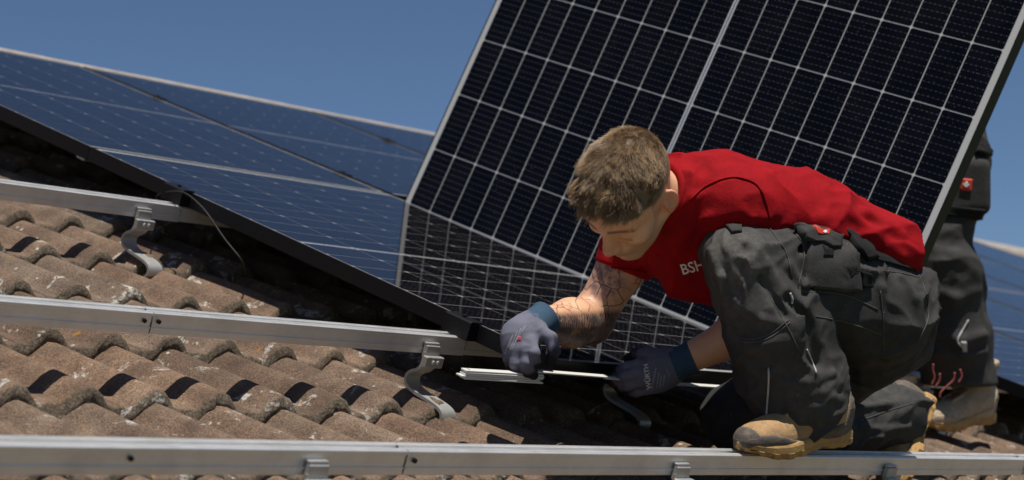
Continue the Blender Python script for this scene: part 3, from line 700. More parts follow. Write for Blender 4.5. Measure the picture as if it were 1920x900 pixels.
def body_attr(p):
    q = inhead(p); hz, side = hair_zone(q); inh = (np.abs(head_sdf(p)) < .012); ear = (np.abs(q[:, 2]) > 7.2) & (q[:, 1] < 2.8)
    scalp = np.where(inh & ~ear, np.maximum(hz * .95, side * .3), 0)
    f, u, l = q[:, 0], q[:, 1], np.abs(q[:, 2])
    brow = np.exp(-((u - 3.0 + .06 * (l - 3) ** 2) / .42) ** 2) * sstep(.8, 1.4, l) * (1 - sstep(4.6, 5.6, l)) * (f > 6)
    lash = np.exp(-((u + .72 + .05 * (l - 2.3)) / .22) ** 2) * sstep(1.7, 2.1, l) * (1 - sstep(4.3, 4.8, l)) * (f > 7)
    scalp = np.maximum(scalp, np.maximum(brow * .95, lash * 1.) * inh)
    lips = np.exp(-((u + 6.3) / .75) ** 2) * (l < 2.4) * (f > 8.6) * inh
    blush = np.maximum(lips * .9, np.maximum(np.exp(-((q[:, :3] - (11.2, -2.8, 0)) ** 2).sum(1) / 4), ear * .8 * inh))
    stub = (sstep(-3.5, -5.5, u) * (f > -1) * inh) * .8
    t = ((p - ER_) @ norm(SR - ER_)); onarm = (arm(p, SR, ER_, WR, .052, .051, .044, .05) < .012) & (p[:, 0] < K(1215, 0, 4.1)[0])
    fore = (p - ER_) @ norm(WR - ER_); up_ = t
    near = 1 - sstep(.07, .13, fore)
    ink_shadow = np.where(onarm, sstep(-.07, .0, fore) * sstep(K(0, 575, 4.08)[1], K(0, 592, 4.08)[1], p[:, 1]), 0)  # inked lower forearm, also painted dark for the shadow of head and torso
    bl = np.where(onarm, np.exp(-((p - K(1130, 522, 4.07)) ** 2).sum(1) / .0016), 0)
    return {'scalp': scalp, 'blush': blush, 'stubble': stub, 'tattoo': onarm * 1., 'tattoo_and_shadow': ink_shadow, 'tattoo_blue': np.clip(bl * 2.2, 0, 1)}
def bounds(pts, m): pts = np.array(pts); return pts.min(0) - m, pts.max(0) + m
lo, hi = bounds([SR, ER_, WR, SL, KNL, ANL, HIPR, KNR, ANR, HO], .16)
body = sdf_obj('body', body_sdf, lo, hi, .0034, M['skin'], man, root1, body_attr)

# ---- hair
hr = np.random.default_rng(5)
def scalp_points(n):
    v = hr.normal(0, 1, (n * 3, 3)); v /= np.linalg.norm(v, axis=1)[:, None]; v = v[v[:, 1] > -.75]
    P = HO + (v * 14 * HS) @ HR.T
    c0 = HO + HR @ (np.array([-.5, 2., 0]) * HS); dr = c0 - P; L_ = np.linalg.norm(dr, axis=1); dr /= L_[:, None]; t = np.zeros(len(P))
    for _ in range(40): t += body_sdf((P + dr * t[:, None]).astype(np.float32)) * .9
    P = P + dr * t[:, None]; q = inhead(P.astype(np.float32)); hz, side = hair_zone(q)
    ear = (np.abs(q[:, 2]) > 7.3) & (q[:, 1] < 3.0)
    keep = ((hr.random(len(P)) < hz) | (side & (hr.random(len(P)) < .5))) & ~ear & (q[:, 1] < 20)
    return P[keep], q[keep], side[keep]
P, q, side = scalp_points(30000); nr = grad(body_sdf, P)
f_, u_, l_ = q[:, 0], q[:, 1], q[:, 2]; high = sstep(3.0, 8.0, u_) * (.45 + .55 * sstep(-8, 2, f_))
cl = P * 34; wav = np.stack([vnoise(cl + 5), vnoise(cl + 21), vnoise(cl + 40)], 1) - .5
flow = (HR @ np.array([1.0, .1, .0])) + (HR @ np.array([0, 0, 1.]))[None] * (l_ * .05 + .25)[:, None]
flow = np.where((u_ < 4)[:, None], (HR @ np.array([.25, -1., 0]))[None] + 0 * flow, flow) + wav * 1.9
flow -= (flow * nr).sum(1)[:, None] * nr; flow /= np.linalg.norm(flow, axis=1)[:, None] + 1e-9
dirs = flow + nr * (.16 + .42 * high * (.5 + vnoise(P * 42 + 3)))[:, None] + hr.normal(0, .09, P.shape); dirs /= np.linalg.norm(dirs, axis=1)[:, None]
ln_ = (.0045 + .026 * high * (.55 + .8 * vnoise(P * 110 + 11))) * hr.uniform(.75, 1.15, len(P)); ln_ = np.where(side | (u_ < 1.5), .0035, ln_)
V, Q = strands(P, dirs, ln_, nr, np.full(len(P), .00055), .25, hr)
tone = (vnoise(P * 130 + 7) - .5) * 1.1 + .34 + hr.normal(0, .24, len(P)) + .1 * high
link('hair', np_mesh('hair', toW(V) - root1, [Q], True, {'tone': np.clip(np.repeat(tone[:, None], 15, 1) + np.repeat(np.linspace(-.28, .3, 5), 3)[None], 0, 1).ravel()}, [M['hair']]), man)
# eyebrows
bq = np.array([(8.9 - .25 * (l - 1) ** 1.25, 2.85 + hr.normal(0, .28) - .05 * (l - 3) ** 2, s * l) for s in (-1, 1) for l in hr.uniform(1.0, 5.1, 130)])
bp_ = HO + (bq * HS) @ HR.T; bn = grad(body_sdf, bp_); bp_ = bp_ - bn * body_sdf(bp_.astype(np.float32))[:, None]
bd = (HR @ np.array([0., .25, 0]))[None] + np.sign(bq[:, 2:3]) * (HR @ np.array([-.3, 0, 1.]))[None] + bn * .3 + hr.normal(0, .15, bp_.shape); bd /= np.linalg.norm(bd, axis=1)[:, None]
V, Q = strands(bp_, bd, np.full(len(bp_), .008), bn, np.full(len(bp_), .0005), .2, hr, 2)
link('eyebrows', np_mesh('eyebrows', toW(V) - root1, [Q], True, {'tone': np.full(len(V), .1)}, [M['hair']]), man)

# ---- shirt
SPX = norm(K(1345, 405, 4.05) - K(1600, 470, 4.14)); SPL = norm(SL - SR); SPL = norm(SPL - SPX * (SPL @ SPX)); SPT = np.cross(SPX, SPL); SF = np.stack([SPX, SPL, SPT], 1)
HEMR = K(1165, 508, 4.12); HEMRN = norm(HEMR - SR + np.array([0, -.05, 0]))
def shirt_base(p):
    d = ell(p, K(1345, 408, 4.06), (.19, .195, .128), SF); d = smin(d, ell(p, K(1485, 432, 4.10), (.18, .175, .122), SF), .05)
    d = smin(d, ell(p, K(1610, 480, 4.14), (.135, .165, .105), SF), .05)
    d = smin(d, cone(p, SL, K(1425, 500, 4.0), .074, .066), .045)
    d = smin(d, cone(p, SR, HEMR, .074, .061), .04)
    d = smin(d, chain(p, [K(1262, 430, 4.04), K(1300, 500, 4.04), K(1345, 520, 4.04)], [.075, .066, .06], .04), .05)
    d = smin(d, cone(p, NECK0 + (NECK1 - NECK0) * .1, K(1320, 396, 4.0), .071, .085), .04)
    return d
COLC, COLN = NECK0 + (NECK1 - NECK0) * .20, norm(NECK1 - NECK0 + np.array([.0, -.01, .0]))
def shirt_sdf(p):
    d = shirt_base(p)
    ax = norm(SPX + .2 * SPT); d = d - .013 * (folds(p, 8.5, (norm(SPL + SPX * .35), 3.4), 2.3, 3.4) - .22) - .0055 * (folds(p, 21, (SPL + SPT, 2.8), 5.1, 3.) - .25)
    for a, b, r in SHIRT_F: d = smin(d, cone(p, a, b, r, r * .6), .018)
    # neck opening and sleeve hem
    nk = smax((p - COLC) @ COLN.astype(np.float32), np.linalg.norm(p - COLC, axis=1) - .098, .01); d = smax(d, -nk, .006)
    d = smax(d, -cone(p, NECK0, NECK0 + (NECK1 - NECK0) * .8, .0605, .058), .006)
    cut = np.minimum((p - HEMR) @ HEMRN.astype(np.float32), .11 - np.linalg.norm(p - HEMR, axis=1)); return smax(d, cut, .006)
def onsurf(f, px, py):
    P, t = trace(f, [px], [py]); return P[0]
SHIRT_F = []
for pts, r in (([(1288, 325), (1282, 420), (1262, 480)], .007), ([(1300, 372), (1292, 430), (1280, 470)], .007), ([(1440, 330), (1455, 400)], .006), ([(1510, 335), (1560, 430)], .006), ([(1540, 410), (1625, 400), (1690, 440)], .008), ([(1590, 400), (1640, 440), (1690, 480)], .007), ([(1330, 410), (1390, 395)], .007), ([(1340, 430), (1420, 405)], .006), ([(1230, 470), (1290, 520)], .006)):
    S3 = [onsurf(shirt_base, *a) for a in pts]; SHIRT_F += [(S3[i], S3[i + 1], r) for i in range(len(S3) - 1)]
lo, hi = bounds([K(1110, 280, 4.2), K(1740, 560, 3.75), K(1300, 300, 4.35)], .05)
shirt = sdf_obj('shirt', shirt_sdf, lo, hi, .0042, M['shirt'], man, root1)
col = MB(); ring = []; CA = norm(np.cross(COLN, (0, 0, 1.))); CBx = np.cross(COLN, CA)
for a in np.linspace(0, 2 * math.pi, 25): ring.append(COLC + COLN * .004 + .0645 * (math.cos(a) * CA + math.sin(a) * CBx))
col.tube(toW(np.array(ring)) - root1, .0085, 8, False); col.obj('collar', M['shirt'], shirt, True)
seamline(shirt_sdf, [(1292, 376), (1325, 348), (1375, 333), (1418, 346), (1436, 380), (1444, 412)], .0017, 'seam', M['shirt'], shirt, root1, 1.)
seamline(shirt_sdf, [(1112, 492), (1155, 502), (1212, 510)], .0018, 'seam', M['shirt'], shirt, root1, 1.)
prints(shirt_sdf, 'BSH', 20, (1299, 501), math.radians(-15), 'lettering', M['white_print'], shirt, root1, shear=-.05, bold=.012, sx=.92)
# ---- trousers of the kneeling worker
WL0, WL1 = K(1470, 418, 4.0), K(1715, 500, 4.1); WN = norm(np.array([-(WL1 - WL0)[1], (WL1 - WL0)[0], 0.]))
LEGL = [K(1622, 574, 4.05), K(1500, 522, 3.97), K(1388, 494, 3.88)]; LEGLR = [.124, .109, .0785]
SHL = [K(1388, 494, 3.88), K(1452, 608, 3.90), K(1486, 712, 3.925), K(1516, 815, 3.945)]; SHLR = [.0785, .099, .095, .088]
LEGR = [K(1655, 600, 4.26), K(1500, 712, 4.30), K(1395, 782, 4.33)]; LEGRR = [.12, .10, .083]
SHR_ = [K(1395, 782, 4.33), K(1550, 792, 4.46), K(1722, 778, 4.63)]; SHRR = [.083, .080, .074]
HEML, HEMLN = K(1516, 797, 3.945), norm(K(1526, 800, 3.95) - K(1486, 712, 3.925))
HEMT, HEMTN = K(1700, 780, 4.61), norm(SHR_[2] - SHR_[1])
def pelvis(p):
    d = ell(p, K(1642, 560, 4.17), (.128, .125, .185), SF); d = smin(d, ell(p, K(1655, 592, 4.07), (.100, .098, .105)), .05)
    return smax(d, (p - WL0) @ WN.astype(np.float32), .01)
def trouser_base(p):
    thigh = smin(pelvis(p), chain(p, LEGL, LEGLR, .03), .035)
    shin = smax(chain(p, SHL, SHLR, .03), (p - HEML) @ HEMLN.astype(np.float32), .004)
    d = smin(thigh, shin, .005)
    rleg = chain(p, LEGR, LEGRR, .03); rs = smax(chain(p, SHR_, SHRR, .03), (p - HEMT) @ HEMTN.astype(np.float32), .004)
    return smin(d, smin(rleg, rs, .02), .012)
AX1 = norm(LEGL[2] - LEGL[0]); AX2 = norm(SHL[2] - SHL[0])
def trouser_sdf(p):
    d = trouser_base(p)
    shinmask = sstep(-.02, .12, (p - KNL.astype(np.float32)) @ AX2.astype(np.float32))
    a = folds(p, 9.5, (norm(AX1 + .5 * AX2), 3.2), 1.7, 3.2) - .24; b = folds(p, 12, (norm(np.array([1., .25, .2])), 3.2), 8.2, 3.4) - .24
    d = d - .015 * (a * (1 - shinmask) + b * shinmask) - .0065 * (folds(p, 24, (norm(AX1 + .8 * AX2), 2.8), 4.4, 3.) - .25)
    for s, e_, r in TR_F: d = smin(d, cone(p, s, e_, r, r * .75), .012)
    for s, e_, r in TR_V: d = smax(d, -cone(p, s, e_, r, r), .012)
    # the hem is open
    d = smax(d, -cone(p, HEML - HEMLN * .03, HEML + HEMLN * .05, .058, .070), .004); return smax(d, -cone(p, HEMT - HEMTN * .03, HEMT + HEMTN * .05, .048, .058), .004)
TR_F, TR_V = [], []
for pts, r in (([(1462, 712), (1510, 716), (1562, 700)], .010), ([(1500, 742), (1535, 735), (1572, 716)], .009), ([(1445, 778), (1480, 764), (1530, 772), (1572, 752)], .009), ([(1530, 760), (1556, 744), (1578, 748)], .008),
               ([(1400, 455), (1436, 492), (1468, 545)], .009), ([(1330, 470), (1352, 520), (1366, 585)], .008), ([(1470, 440), (1478, 500), (1520, 556)], .010), ([(1378, 560), (1430, 600), (1490, 612)], .009),
               ([(1400, 640), (1450, 662), (1500, 640)], .009), ([(1405, 690), (1440, 700), (1470, 690)], .008), ([(1620, 470), (1652, 540), (1650, 610)], .009), ([(1690, 520), (1716, 560), (1722, 610)], .007), ([(1560, 640), (1620, 650), (1690, 625)], .009),
               ([(1600, 765), (1660, 758), (1705, 752)], .007), ([(1610, 800), (1660, 806), (1705, 800)], .007)):
    S3 = [onsurf(trouser_base, *a) for a in pts]; TR_F += [(S3[i], S3[i + 1], r) for i in range(len(S3) - 1)]
for pts, r in (([(1480, 560), (1520, 610), (1530, 680)], .010), ([(1425, 520), (1470, 590)], .006), ([(1490, 430), (1500, 470)], .006)):
    S3 = [onsurf(trouser_base, *a) for a in pts]; TR_V += [(S3[i], S3[i + 1], r) for i in range(len(S3) - 1)]
def tr_attr(p):
    k = np.exp(-((p - K(1366, 470, 3.80)) ** 2).sum(1) / .0065); s = np.exp(-((p - K(1520, 740, 3.85)) ** 2).sum(1) / .006) * .35
    t = np.exp(-((p - K(1650, 770, 4.55)) ** 2).sum(1) / .012) * .3; w_ = np.exp(-((p - K(1400, 560, 3.82)) ** 2).sum(1) / .008) * .35
    return {'dust': np.clip(k * .85 + s + t + w_ + .015, 0, 1)}
lo, hi = bounds([K(1310, 415, 3.7), K(1760, 500, 4.4), K(1310, 870, 4.5), K(1740, 850, 4.8), K(1400, 700, 3.66)], .05)
trousers = sdf_obj('trousers', trouser_sdf, lo, hi, .0042, M['trouser'], man, root1, tr_attr)
tb = lambda p: trouser_sdf(p)
# thigh pocket with its flap, emblem, strap, seams, piping
patch(tb, [(1516, 452), (1604, 476), (1612, 548), (1502, 541)], .011, 'pocket', M['trouser'], trousers, root1, 12)
pk = lambda p: smin(trouser_sdf(p) - .011, trouser_sdf(p), .001)
patch(tb, [(1492, 428), (1572, 447), (1570, 470), (1506, 452)], .017, 'pocket_flap', M['trouser'], trousers, root1, 10)
patch(tb, [(1519, 431), (1548, 438), (1549, 449), (1522, 442)], .0185, 'emblem', M['red_patch'], trousers, root1, 6)
em = patch(tb, [(1529, 435.5), (1540, 438), (1541, 446), (1532, 443)], .0195, 'emblem_mark', M['white_print'], trousers, root1, 6, round_=.7)
patch(tb, [(1540, 466), (1556, 470), (1557, 486), (1538, 483)], .0135, 'strap', M['trouser_dark'], trousers, root1, 4)
patch(tb, [(1613, 506), (1632, 512), (1634, 540), (1614, 540)], .009, 'hook_patch', M['trouser_dark'], trousers, root1, 6)
patch(tb, [(1578, 434), (1600, 436), (1646, 486), (1626, 492)], .014, 'tool_loop', M['trouser_dark'], trousers, root1, 8)
patch(tb, [(1626, 470), (1712, 499), (1716, 510), (1630, 484)], .007, 'waistband', M['trouser_dark'], trousers, root1, 10)
patch(tb, [(1360, 423), (1390, 422), (1392, 436), (1372, 438)], .006, 'knee_tab', M['trouser'], trousers, root1, 5)
for pts in ([(1717, 503), (1736, 550), (1740, 595), (1722, 640)], [(1651, 545), (1656, 600), (1657, 657)], [(1529, 593), (1590, 605), (1653, 627)], [(1502, 546), (1580, 552), (1646, 580)],
            [(1362, 622), (1400, 636), (1440, 628), (1478, 600)], [(1364, 628), (1402, 642), (1442, 634), (1482, 604)], [(1488, 430), (1508, 470), (1496, 540)], [(1445, 560), (1475, 610), (1500, 660)], [(1610, 790), (1660, 772), (1712, 756)],
            [(1440, 424), (1472, 470), (1486, 520)], [(1660, 508), (1690, 512), (1722, 520)]):
    seamline(tb, pts, .0010, 'seam', M['stitch'], trousers, root1, .8)
seamline(tb, [(1442, 690), (1440, 740), (1437, 791)], .0021, 'piping', M['piping'], trousers, root1, .8)
seamline(tb, [(1512, 655), (1521, 676), (1531, 700)], .0018, 'piping', M['piping'], trousers, root1, .8)
seamline(tb, [(1481, 549), (1486, 560), (1484, 570)], .0026, 'piping', M['piping'], trousers, root1, .8)

# ---- boots: made once in their own frame (x to the toe, y left, z up)
def boot_upper(p):
    d = ell(p, (.232, 0, .042), (.066, .046, .036)); d = smin(d, cone(p, (.085, 0, .064), (.205, 0, .042), .046, .038), .025)
    d = smin(d, ell(p, (.052, 0, .07), (.060, .043, .065)), .03); d = smin(d, cone(p, (.070, 0, .085), (.052, 0, .20), .050, .050), .03)
    d = smin(d, cone(p, (.052, 0, .172), (.05, 0, .19), .054, .054), .01)
    wr = folds(p, 26, (np.array([.1, 1., .2]), 2.6), 3.3, 1.8) - .38; amp = .0045 * sstep(.24, .17, p[:, 0]); d = d - amp * wr
    t_ = np.abs(p[:, 1]); d = smin(d, cone(np.stack([p[:, 0], t_, p[:, 2]], 1), (.10, .016, .113), (.185, .020, .086), .004, .004), .006)
    d = smax(d, .026 - p[:, 2], .006); return smax(smax(d, p[:, 2] - .188, .004), -cone(p, (.05, 0, .15), (.05, 0, .24), .041, .043), .004)
boot_low = lambda p: smax(boot_upper(p), p[:, 2] - .112 + (p[:, 0] - .06) * .1, .006)
def local_sdf(name, f, lo, hi, h, m):
    P, q = surface(f, lo, hi, h); return np_mesh(name, P, [q], True, None, [m])
UPP = local_sdf('boot', boot_low, (-.03, -.08, .0), (.32, .08, .21), .0032, M['suede']); UPH = local_sdf('boot', boot_upper, (-.03, -.08, .0), (.32, .08, .21), .0034, M['suede_dusty'])
CAPM = local_sdf('toe_cap', lambda p: smax(boot_upper(p) - .0026, (.270 - p[:, 0]) + (p[:, 2] - .05) * .35, .004), (.2, -.08, .0), (.32, .08, .13), .0032, M['grey_rubber'])
HEELM = local_sdf('heel_counter', lambda p: smax(boot_upper(p) - .0026, smax(p[:, 0] - .062 + (p[:, 2] - .05) * .5, p[:, 2] - .115, .004), .004), (-.04, -.08, .0), (.12, .08, .14), .0036, M['grey_rubber'])
RAND = local_sdf('rand', lambda p: smax(boot_upper(p) - .0034, p[:, 2] - .044 - .012 * np.sin(p[:, 0] * 30), .004), (-.04, -.08, .0), (.32, .08, .08), .0036, M['grey_rubber'])
def sole_mesh():
    n = 132; a = np.linspace(0, 2 * np.pi, n, endpoint=False); x = .145 + .158 * np.cos(a); hw = np.interp(x, [-.013, .0, .04, .10, .14, .2, .25, .285, .303], [.0, .026, .041, .040, .042, .054, .050, .034, 0]); sgn = np.where(np.sin(a) >= 0, 1, -1); y = hw * sgn
    y = np.convolve(np.r_[y[-2:], y, y[:2]], np.ones(5) / 5, 'valid'); b = MB()
    lift = .026 * np.clip((x - .2) / .1, 0, 1) ** 2 + .007 * np.exp(-((x - .105) / .03) ** 2); notch = ((np.arange(n) // 3) % 2) * 1.
    def ring(z, inset, nn): s = 1 - inset / .05 - notch * nn / .05; return np.stack([.145 + (x - .145) * (1 - (inset + notch * nn) / .16), y * s, np.maximum(z, 0) + lift * (1 - z / .06)], 1)
    b.loft([ring(0, .004, .006), ring(.004, .001, .0055), ring(.0125, 0, .0055), ring(.0135, .0005, 0), ring(.026, 0, 0), ring(.031, .002, 0), ring(.034, .008, 0)]); return b.mesh('sole', M['gum'], False)
SOLE = sole_mesh()
def lace_mesh(m):
    b = MB()
    for i in range(4):
        x = .175 - .022 * i; z = boot_top(x)
        b.tube(smoothpath([(x + .004, -.022, z - .004), (x, -.008, z + .003), (x - .006, .008, z + .003), (x - .012, .022, z - .002)], 4), .0021, 6)
    z = boot_top(.112); b.tube(smoothpath([(.112, 0, z + .003), (.12, .02, z + .006), (.14, .034, z - .008), (.15, .040, z - .03)], 5), .0021, 6); b.tube(smoothpath([(.112, 0, z + .003), (.125, -.02, z + .008), (.15, -.03, z - .004), (.16, -.042, z - .026)], 5), .0021, 6)
    return b.mesh('laces', m, True)
def boot_top(x):
    z = np.linspace(.18, .03, 200); v = boot_upper(np.stack([np.full(200, x), np.zeros(200), z], 1).astype(np.float32)); return float(z[np.argmax(v < 0)])
LACED, LACER = lace_mesh(M['lace_dark']), lace_mesh(M['lace'])
def boot(parent, root, heel, f, up, suede=None, laces=LACED, mirror=1):
    f = norm(f); up = norm(np.asarray(up) - f * (np.dot(up, f))); y = np.cross(up, f); Rb = CB @ np.stack([f, y, up], 1)
    me = UPP
    if suede: me = UPH
    o = link('boot', me, parent, mat4(Rb, toW(heel) - root))
    for nm, mm in (('sole', SOLE), ('toe_cap', CAPM), ('heel_counter', HEELM), ('rand', RAND), ('laces', laces)):
        if suede and nm in ('toe_cap', 'heel_counter', 'rand'): mm = mm.copy(); mm.materials[0] = suede
        link(nm, mm, o)
    return o
boot(man, root1, K(1584, 828, 3.97), (-.78, -.075, .58), (-.04, .99, .12))
boot(man, root1, K(1750, 752, 4.66), (-.36, -.76, .52), (-.90, .43, .02))

# ---- gloves
def glove_mat():
    m = M['glove']; g = G(m); src = g.b.inputs['Base Color'].links[0].from_socket
    g.l(g.mix(g.attr('coat').outputs['Fac'], src, (.016, .016, .019)), g.b.inputs['Base Color']); return m
glove_mat()
def finger(p, pts, r0, r1):
    n = len(pts); return chain(p, pts, list(np.linspace(r0, r1, n)), .004)
RH_F = [[K(994, 642, 3.872), K(1002, 663, 3.852), K(1003, 681, 3.868), K(999, 692, 3.892)], [K(985, 655, 3.866), K(987, 680, 3.856), K(992, 698, 3.875), K(1000, 703, 3.90)],
        [K(967, 656, 3.872), K(965, 682, 3.866), K(975, 698, 3.882), K(986, 702, 3.905)], [K(955, 648, 3.89), K(952, 670, 3.885), K(958, 688, 3.895), K(969, 695, 3.912)]]
RH_T = [K(1008, 618, 3.895), K(1032, 634, 3.88), K(1039, 659, 3.872), K(1031, 681, 3.882)]
LH_F = [[K(1200, 684, 4.110), K(1176, 688, 4.120), K(1157, 697, 4.140), K(1146, 703, 4.165)], [K(1199, 699, 4.100), K(1170, 706, 4.105), K(1150, 712, 4.130), K(1140, 711, 4.160)],
        [K(1205, 714, 4.105), K(1178, 723, 4.110), K(1160, 725, 4.132), K(1152, 719, 4.160)], [K(1213, 727, 4.120), K(1192, 736, 4.125), K(1177, 735, 4.140), K(1168, 728, 4.160)]]
LH_T = [K(1238, 676, 4.125), K(1215, 662, 4.135), K(1195, 664, 4.150), K(1178, 673, 4.170)]
def glove_sdf(Wr, pal, F, T, side, kn):
    def f(p):
        ax = norm(pal - Wr); d = ell(p, pal, side[0], side[1]); d = smin(d, cone(p, Wr, pal, .034, .036), .03)
        for i, c in enumerate(F): d = smin(d, finger(p, c, (.0128, .0132, .0125, .0112)[i], (.0098, .0102, .0095, .0086)[i]), .007); d = smin(d, cone(p, pal, c[0], .020, .0135), .010)
        d = smin(d, finger(p, T, .0155, .0112), .012); d = d - .0013 * (folds(p, 42, None, 2.2, 2.) - .4); return smax(d, -((p - Wr) @ ax.astype(np.float32) + .004), .003)
    return f
def axes3(a, b):
    a = norm(a); b = norm(b - a * np.dot(a, b)); return np.stack([a, b, np.cross(a, b)], 1)
def glove(Wr, Fo, pal, F, T, rad, palm_n, lo, hi):
    R_ = axes3(np.mean([c[0] for c in F], 0) - Wr, palm_n); f = glove_sdf(Wr, pal, F, T, (rad, R_), None)
    def at_(p):
        c = np.zeros(len(p))
        for ch in F + [T]: c = np.maximum(c, 1 - sstep(.012, .017, np.minimum(np.linalg.norm(p - ch[-1], axis=1), np.minimum(cone(p, ch[-1], ch[-2], 0, 0), cone(p, ch[-2], ch[-3], 0, 0) + .004))))
        return {'coat': np.maximum(c, sstep(.004, .014, (p - pal) @ norm(palm_n).astype(np.float32) - .004)), 'dust': c * 0}
    o = sdf_obj('glove', f, lo, hi, .0024, M['glove'], man, root1, at_, slack=.008)
    ax = norm(pal - Wr); b = MB(); up_ = norm(np.cross(ax, (0, 0, 1.))); sd = np.cross(ax, up_); rings = []
    bk = norm(Fo - Wr)
    for k in range(25):
        c_ = Wr + (-bk if False else ax) * (-.034 + .045 * k / 24); r = .0365 - .002 * math.sin(k / 24 * math.pi) + .0009 * (k % 2)
        rings.append([c_ + r * ((1 + .0 * j) * math.cos(x) * up_ + math.sin(x) * sd) for j, x in enumerate(np.linspace(0, 2 * math.pi, 40, endpoint=False))])
    rings = [[toW(v) - root1 for v in rg] for rg in rings]; b.loft(rings); b.obj('cuff', M['cuff'], o, True); return o, f
PALR, PALL = K(977, 630, 3.905), K(1232, 697, 4.13)
lo, hi = bounds([K(945, 590, 3.82), K(1045, 712, 3.97)], .02); gr, gfr = glove(WR, ER_, PALR, RH_F, RH_T, (.046, .024, .034), (.35, -.3, -.85), lo, hi)
lo, hi = bounds([K(1130, 650, 4.08), K(1290, 750, 4.26)], .02); gl, gfl = glove(WL, EL_, PALL, LH_F, LH_T, (.048, .026, .043), (.1, .15, -.98), lo, hi)
prints(gfl, 'WÜRTH', 9, (1214, 706), math.radians(-98), 'lettering', M['white_print'], gl, root1, bold=.02, d0=3.9, lift=.0009)
def dashes(f, p0, p1, n, name, parent, rng, w=1.1, d0=3.6):
    """rows of tiny unreadable print"""
    b = MB(); p0, p1 = np.array(p0, float), np.array(p1, float); dv = (p1 - p0) / np.linalg.norm(p1 - p0); nv = np.array([-dv[1], dv[0]]); L_ = np.linalg.norm(p1 - p0); x = 0
    while x < L_:
        l = rng.uniform(1.2, 3.2); q = np.array([p0 + dv * x - nv * w, p0 + dv * min(x + l, L_) - nv * w, p0 + dv * min(x + l, L_) + nv * w, p0 + dv * x + nv * w]); P, t = trace(f, q[:, 0], q[:, 1], d0); P = P + grad(f, P, .004) * .0009
        b.add(toW(P) - root1, [[0, 1, 2, 3]]); x += l + rng.uniform(.7, 1.6)
    return b.obj(name, M['faded'], parent)
pr = np.random.default_rng(3)
for i, (a, b_, w) in enumerate((((1222, 728), (1230, 690), 1.4), ((1231, 726), (1236, 698), 1.), ((1237, 728), (1240, 706), 1.), ((1243, 724), (1246, 702), .9), ((1250, 692), (1256, 706), .8))): dashes(gfl, a, b_, 0, 'small_print', gl, pr, w, 3.9)
for a, b_, w in (((947, 664), (962, 628), 1.7), ((954, 662), (970, 622), 1.1), ((960, 656), (977, 616), 1.), ((967, 640), (985, 611), .9)): dashes(gfr, a, b_, 0, 'small_print', gr, pr, w)
patch(gfr, [(969, 631), (977, 631), (977, 639), (969, 639)], .0008, 'print_square', M['pink_print'], gr, root1, 4)

# ================================================================== the standing worker behind the panel
root2 = RW(2.0, .12, -.16)
man2 = empty('person', Matrix.Translation(root2), 'standing worker in dark trousers and dusty boot, mostly hidden behind the raised panel', 'person')
A2 = [K(1758, 170, 5.74), K(1768, 290, 5.64), K(1754, 415, 5.58), K(1764, 520, 5.55), K(1784, 630, 5.57), K(1802, 725, 5.60)]; A2R = [.125, .124, .093, .105, .110, .098]
B2 = [K(1690, 180, 5.86), K(1610, 400, 5.95), K(1570, 560, 5.97), K(1555, 715, 6.02)]; B2R = [.125, .105, .095, .085]
def tr2_base(p): return smin(chain(p, A2, A2R, .03), smin(chain(p, B2, B2R, .03), ell(p, K(1722, 150, 5.8), (.17, .15, .14)), .04), .03)
T2F = []
def tr2(p):
    d = tr2_base(p) - .022 * (folds(p, 8.5, (norm((1., .35, .3)), 3.), 6.6, 3.) - .25) - .004 * (folds(p, 24, None, 1.2, 1.8) - .38)
    for s, e_, r in T2F: d = smin(d, cone(p, s, e_, r, r * .7), .02)
    d = smin(d, rbox(p, K(1808, 350, 5.56), (.062, .085, .085), np.eye(3), .03), .03)
    return smax(smax(d, K(0, 722, 5.58)[1] - p[:, 1], .004), p[:, 1] - K(0, 90, 5.8)[1], .01)
for pts, r in (([(1750, 470), (1790, 480), (1822, 505)], .014), ([(1745, 540), (1790, 560), (1832, 545)], .013), ([(1740, 600), (1800, 640), (1846, 628)], .014), ([(1760, 660), (1800, 668), (1846, 660)], .012), ([(1750, 430), (1790, 440)], .010)):
    S3 = [onsurf(tr2_base, *a) for a in pts]; T2F += [(S3[i], S3[i + 1], r) for i in range(len(S3) - 1)]
lo, hi = bounds(A2 + B2, .2); t2 = sdf_obj('trousers', tr2, lo, hi, .0065, M['trouser'], man2, root2, lambda p: {'dust': np.full(len(p), .1)})
patch(tr2, [(1770, 385), (1846, 392), (1838, 410), (1765, 404)], .012, 'pocket_flap', M['trouser_dark'], t2, root2, 8, 4.6)
patch(tr2, [(1802, 334), (1823, 336), (1821, 359), (1799, 356)], .004, 'emblem', M['red_patch'], t2, root2, 6, 4.6)
patch(tr2, [(1806, 340), (1818, 341), (1816, 353), (1804, 351)], .0055, 'emblem_mark', M['white_print'], t2, root2, 6, 4.6, round_=.8)
patch(tr2, [(1828, 268), (1852, 284), (1850, 297), (1826, 290)], .02, 'tool_loop', M['trouser_dark'], t2, root2, 5, 4.6)
seamline(tr2, [(1815, 600), (1803, 622), (1796, 640), (1806, 652)], .0028, 'piping', M['piping'], t2, root2, .8, d0=4.6)
patch(tr2, [(1801, 640), (1811, 640), (1813, 660), (1805, 660)], .003, 'reflective_strip', M['piping'], t2, root2, 4, 4.6)
CH2, HD2 = K(1650, -120, 5.75), K(1590, -330, 5.68)
tph = lambda y: (RW(*(base + Rh @ np.array([PW + .004, y, -.02]))) - CAMP) @ CB
HA, HB = tph(.46), tph(1.05); SA, SB = CH2 + np.array([.19, .07, .05]), CH2 + np.array([-.17, .07, -.05])
EA, EB = (SA + HA) / 2 + np.array([.02, -.12, -.12]), (SB + HB) / 2 + np.array([0, -.12, -.12])
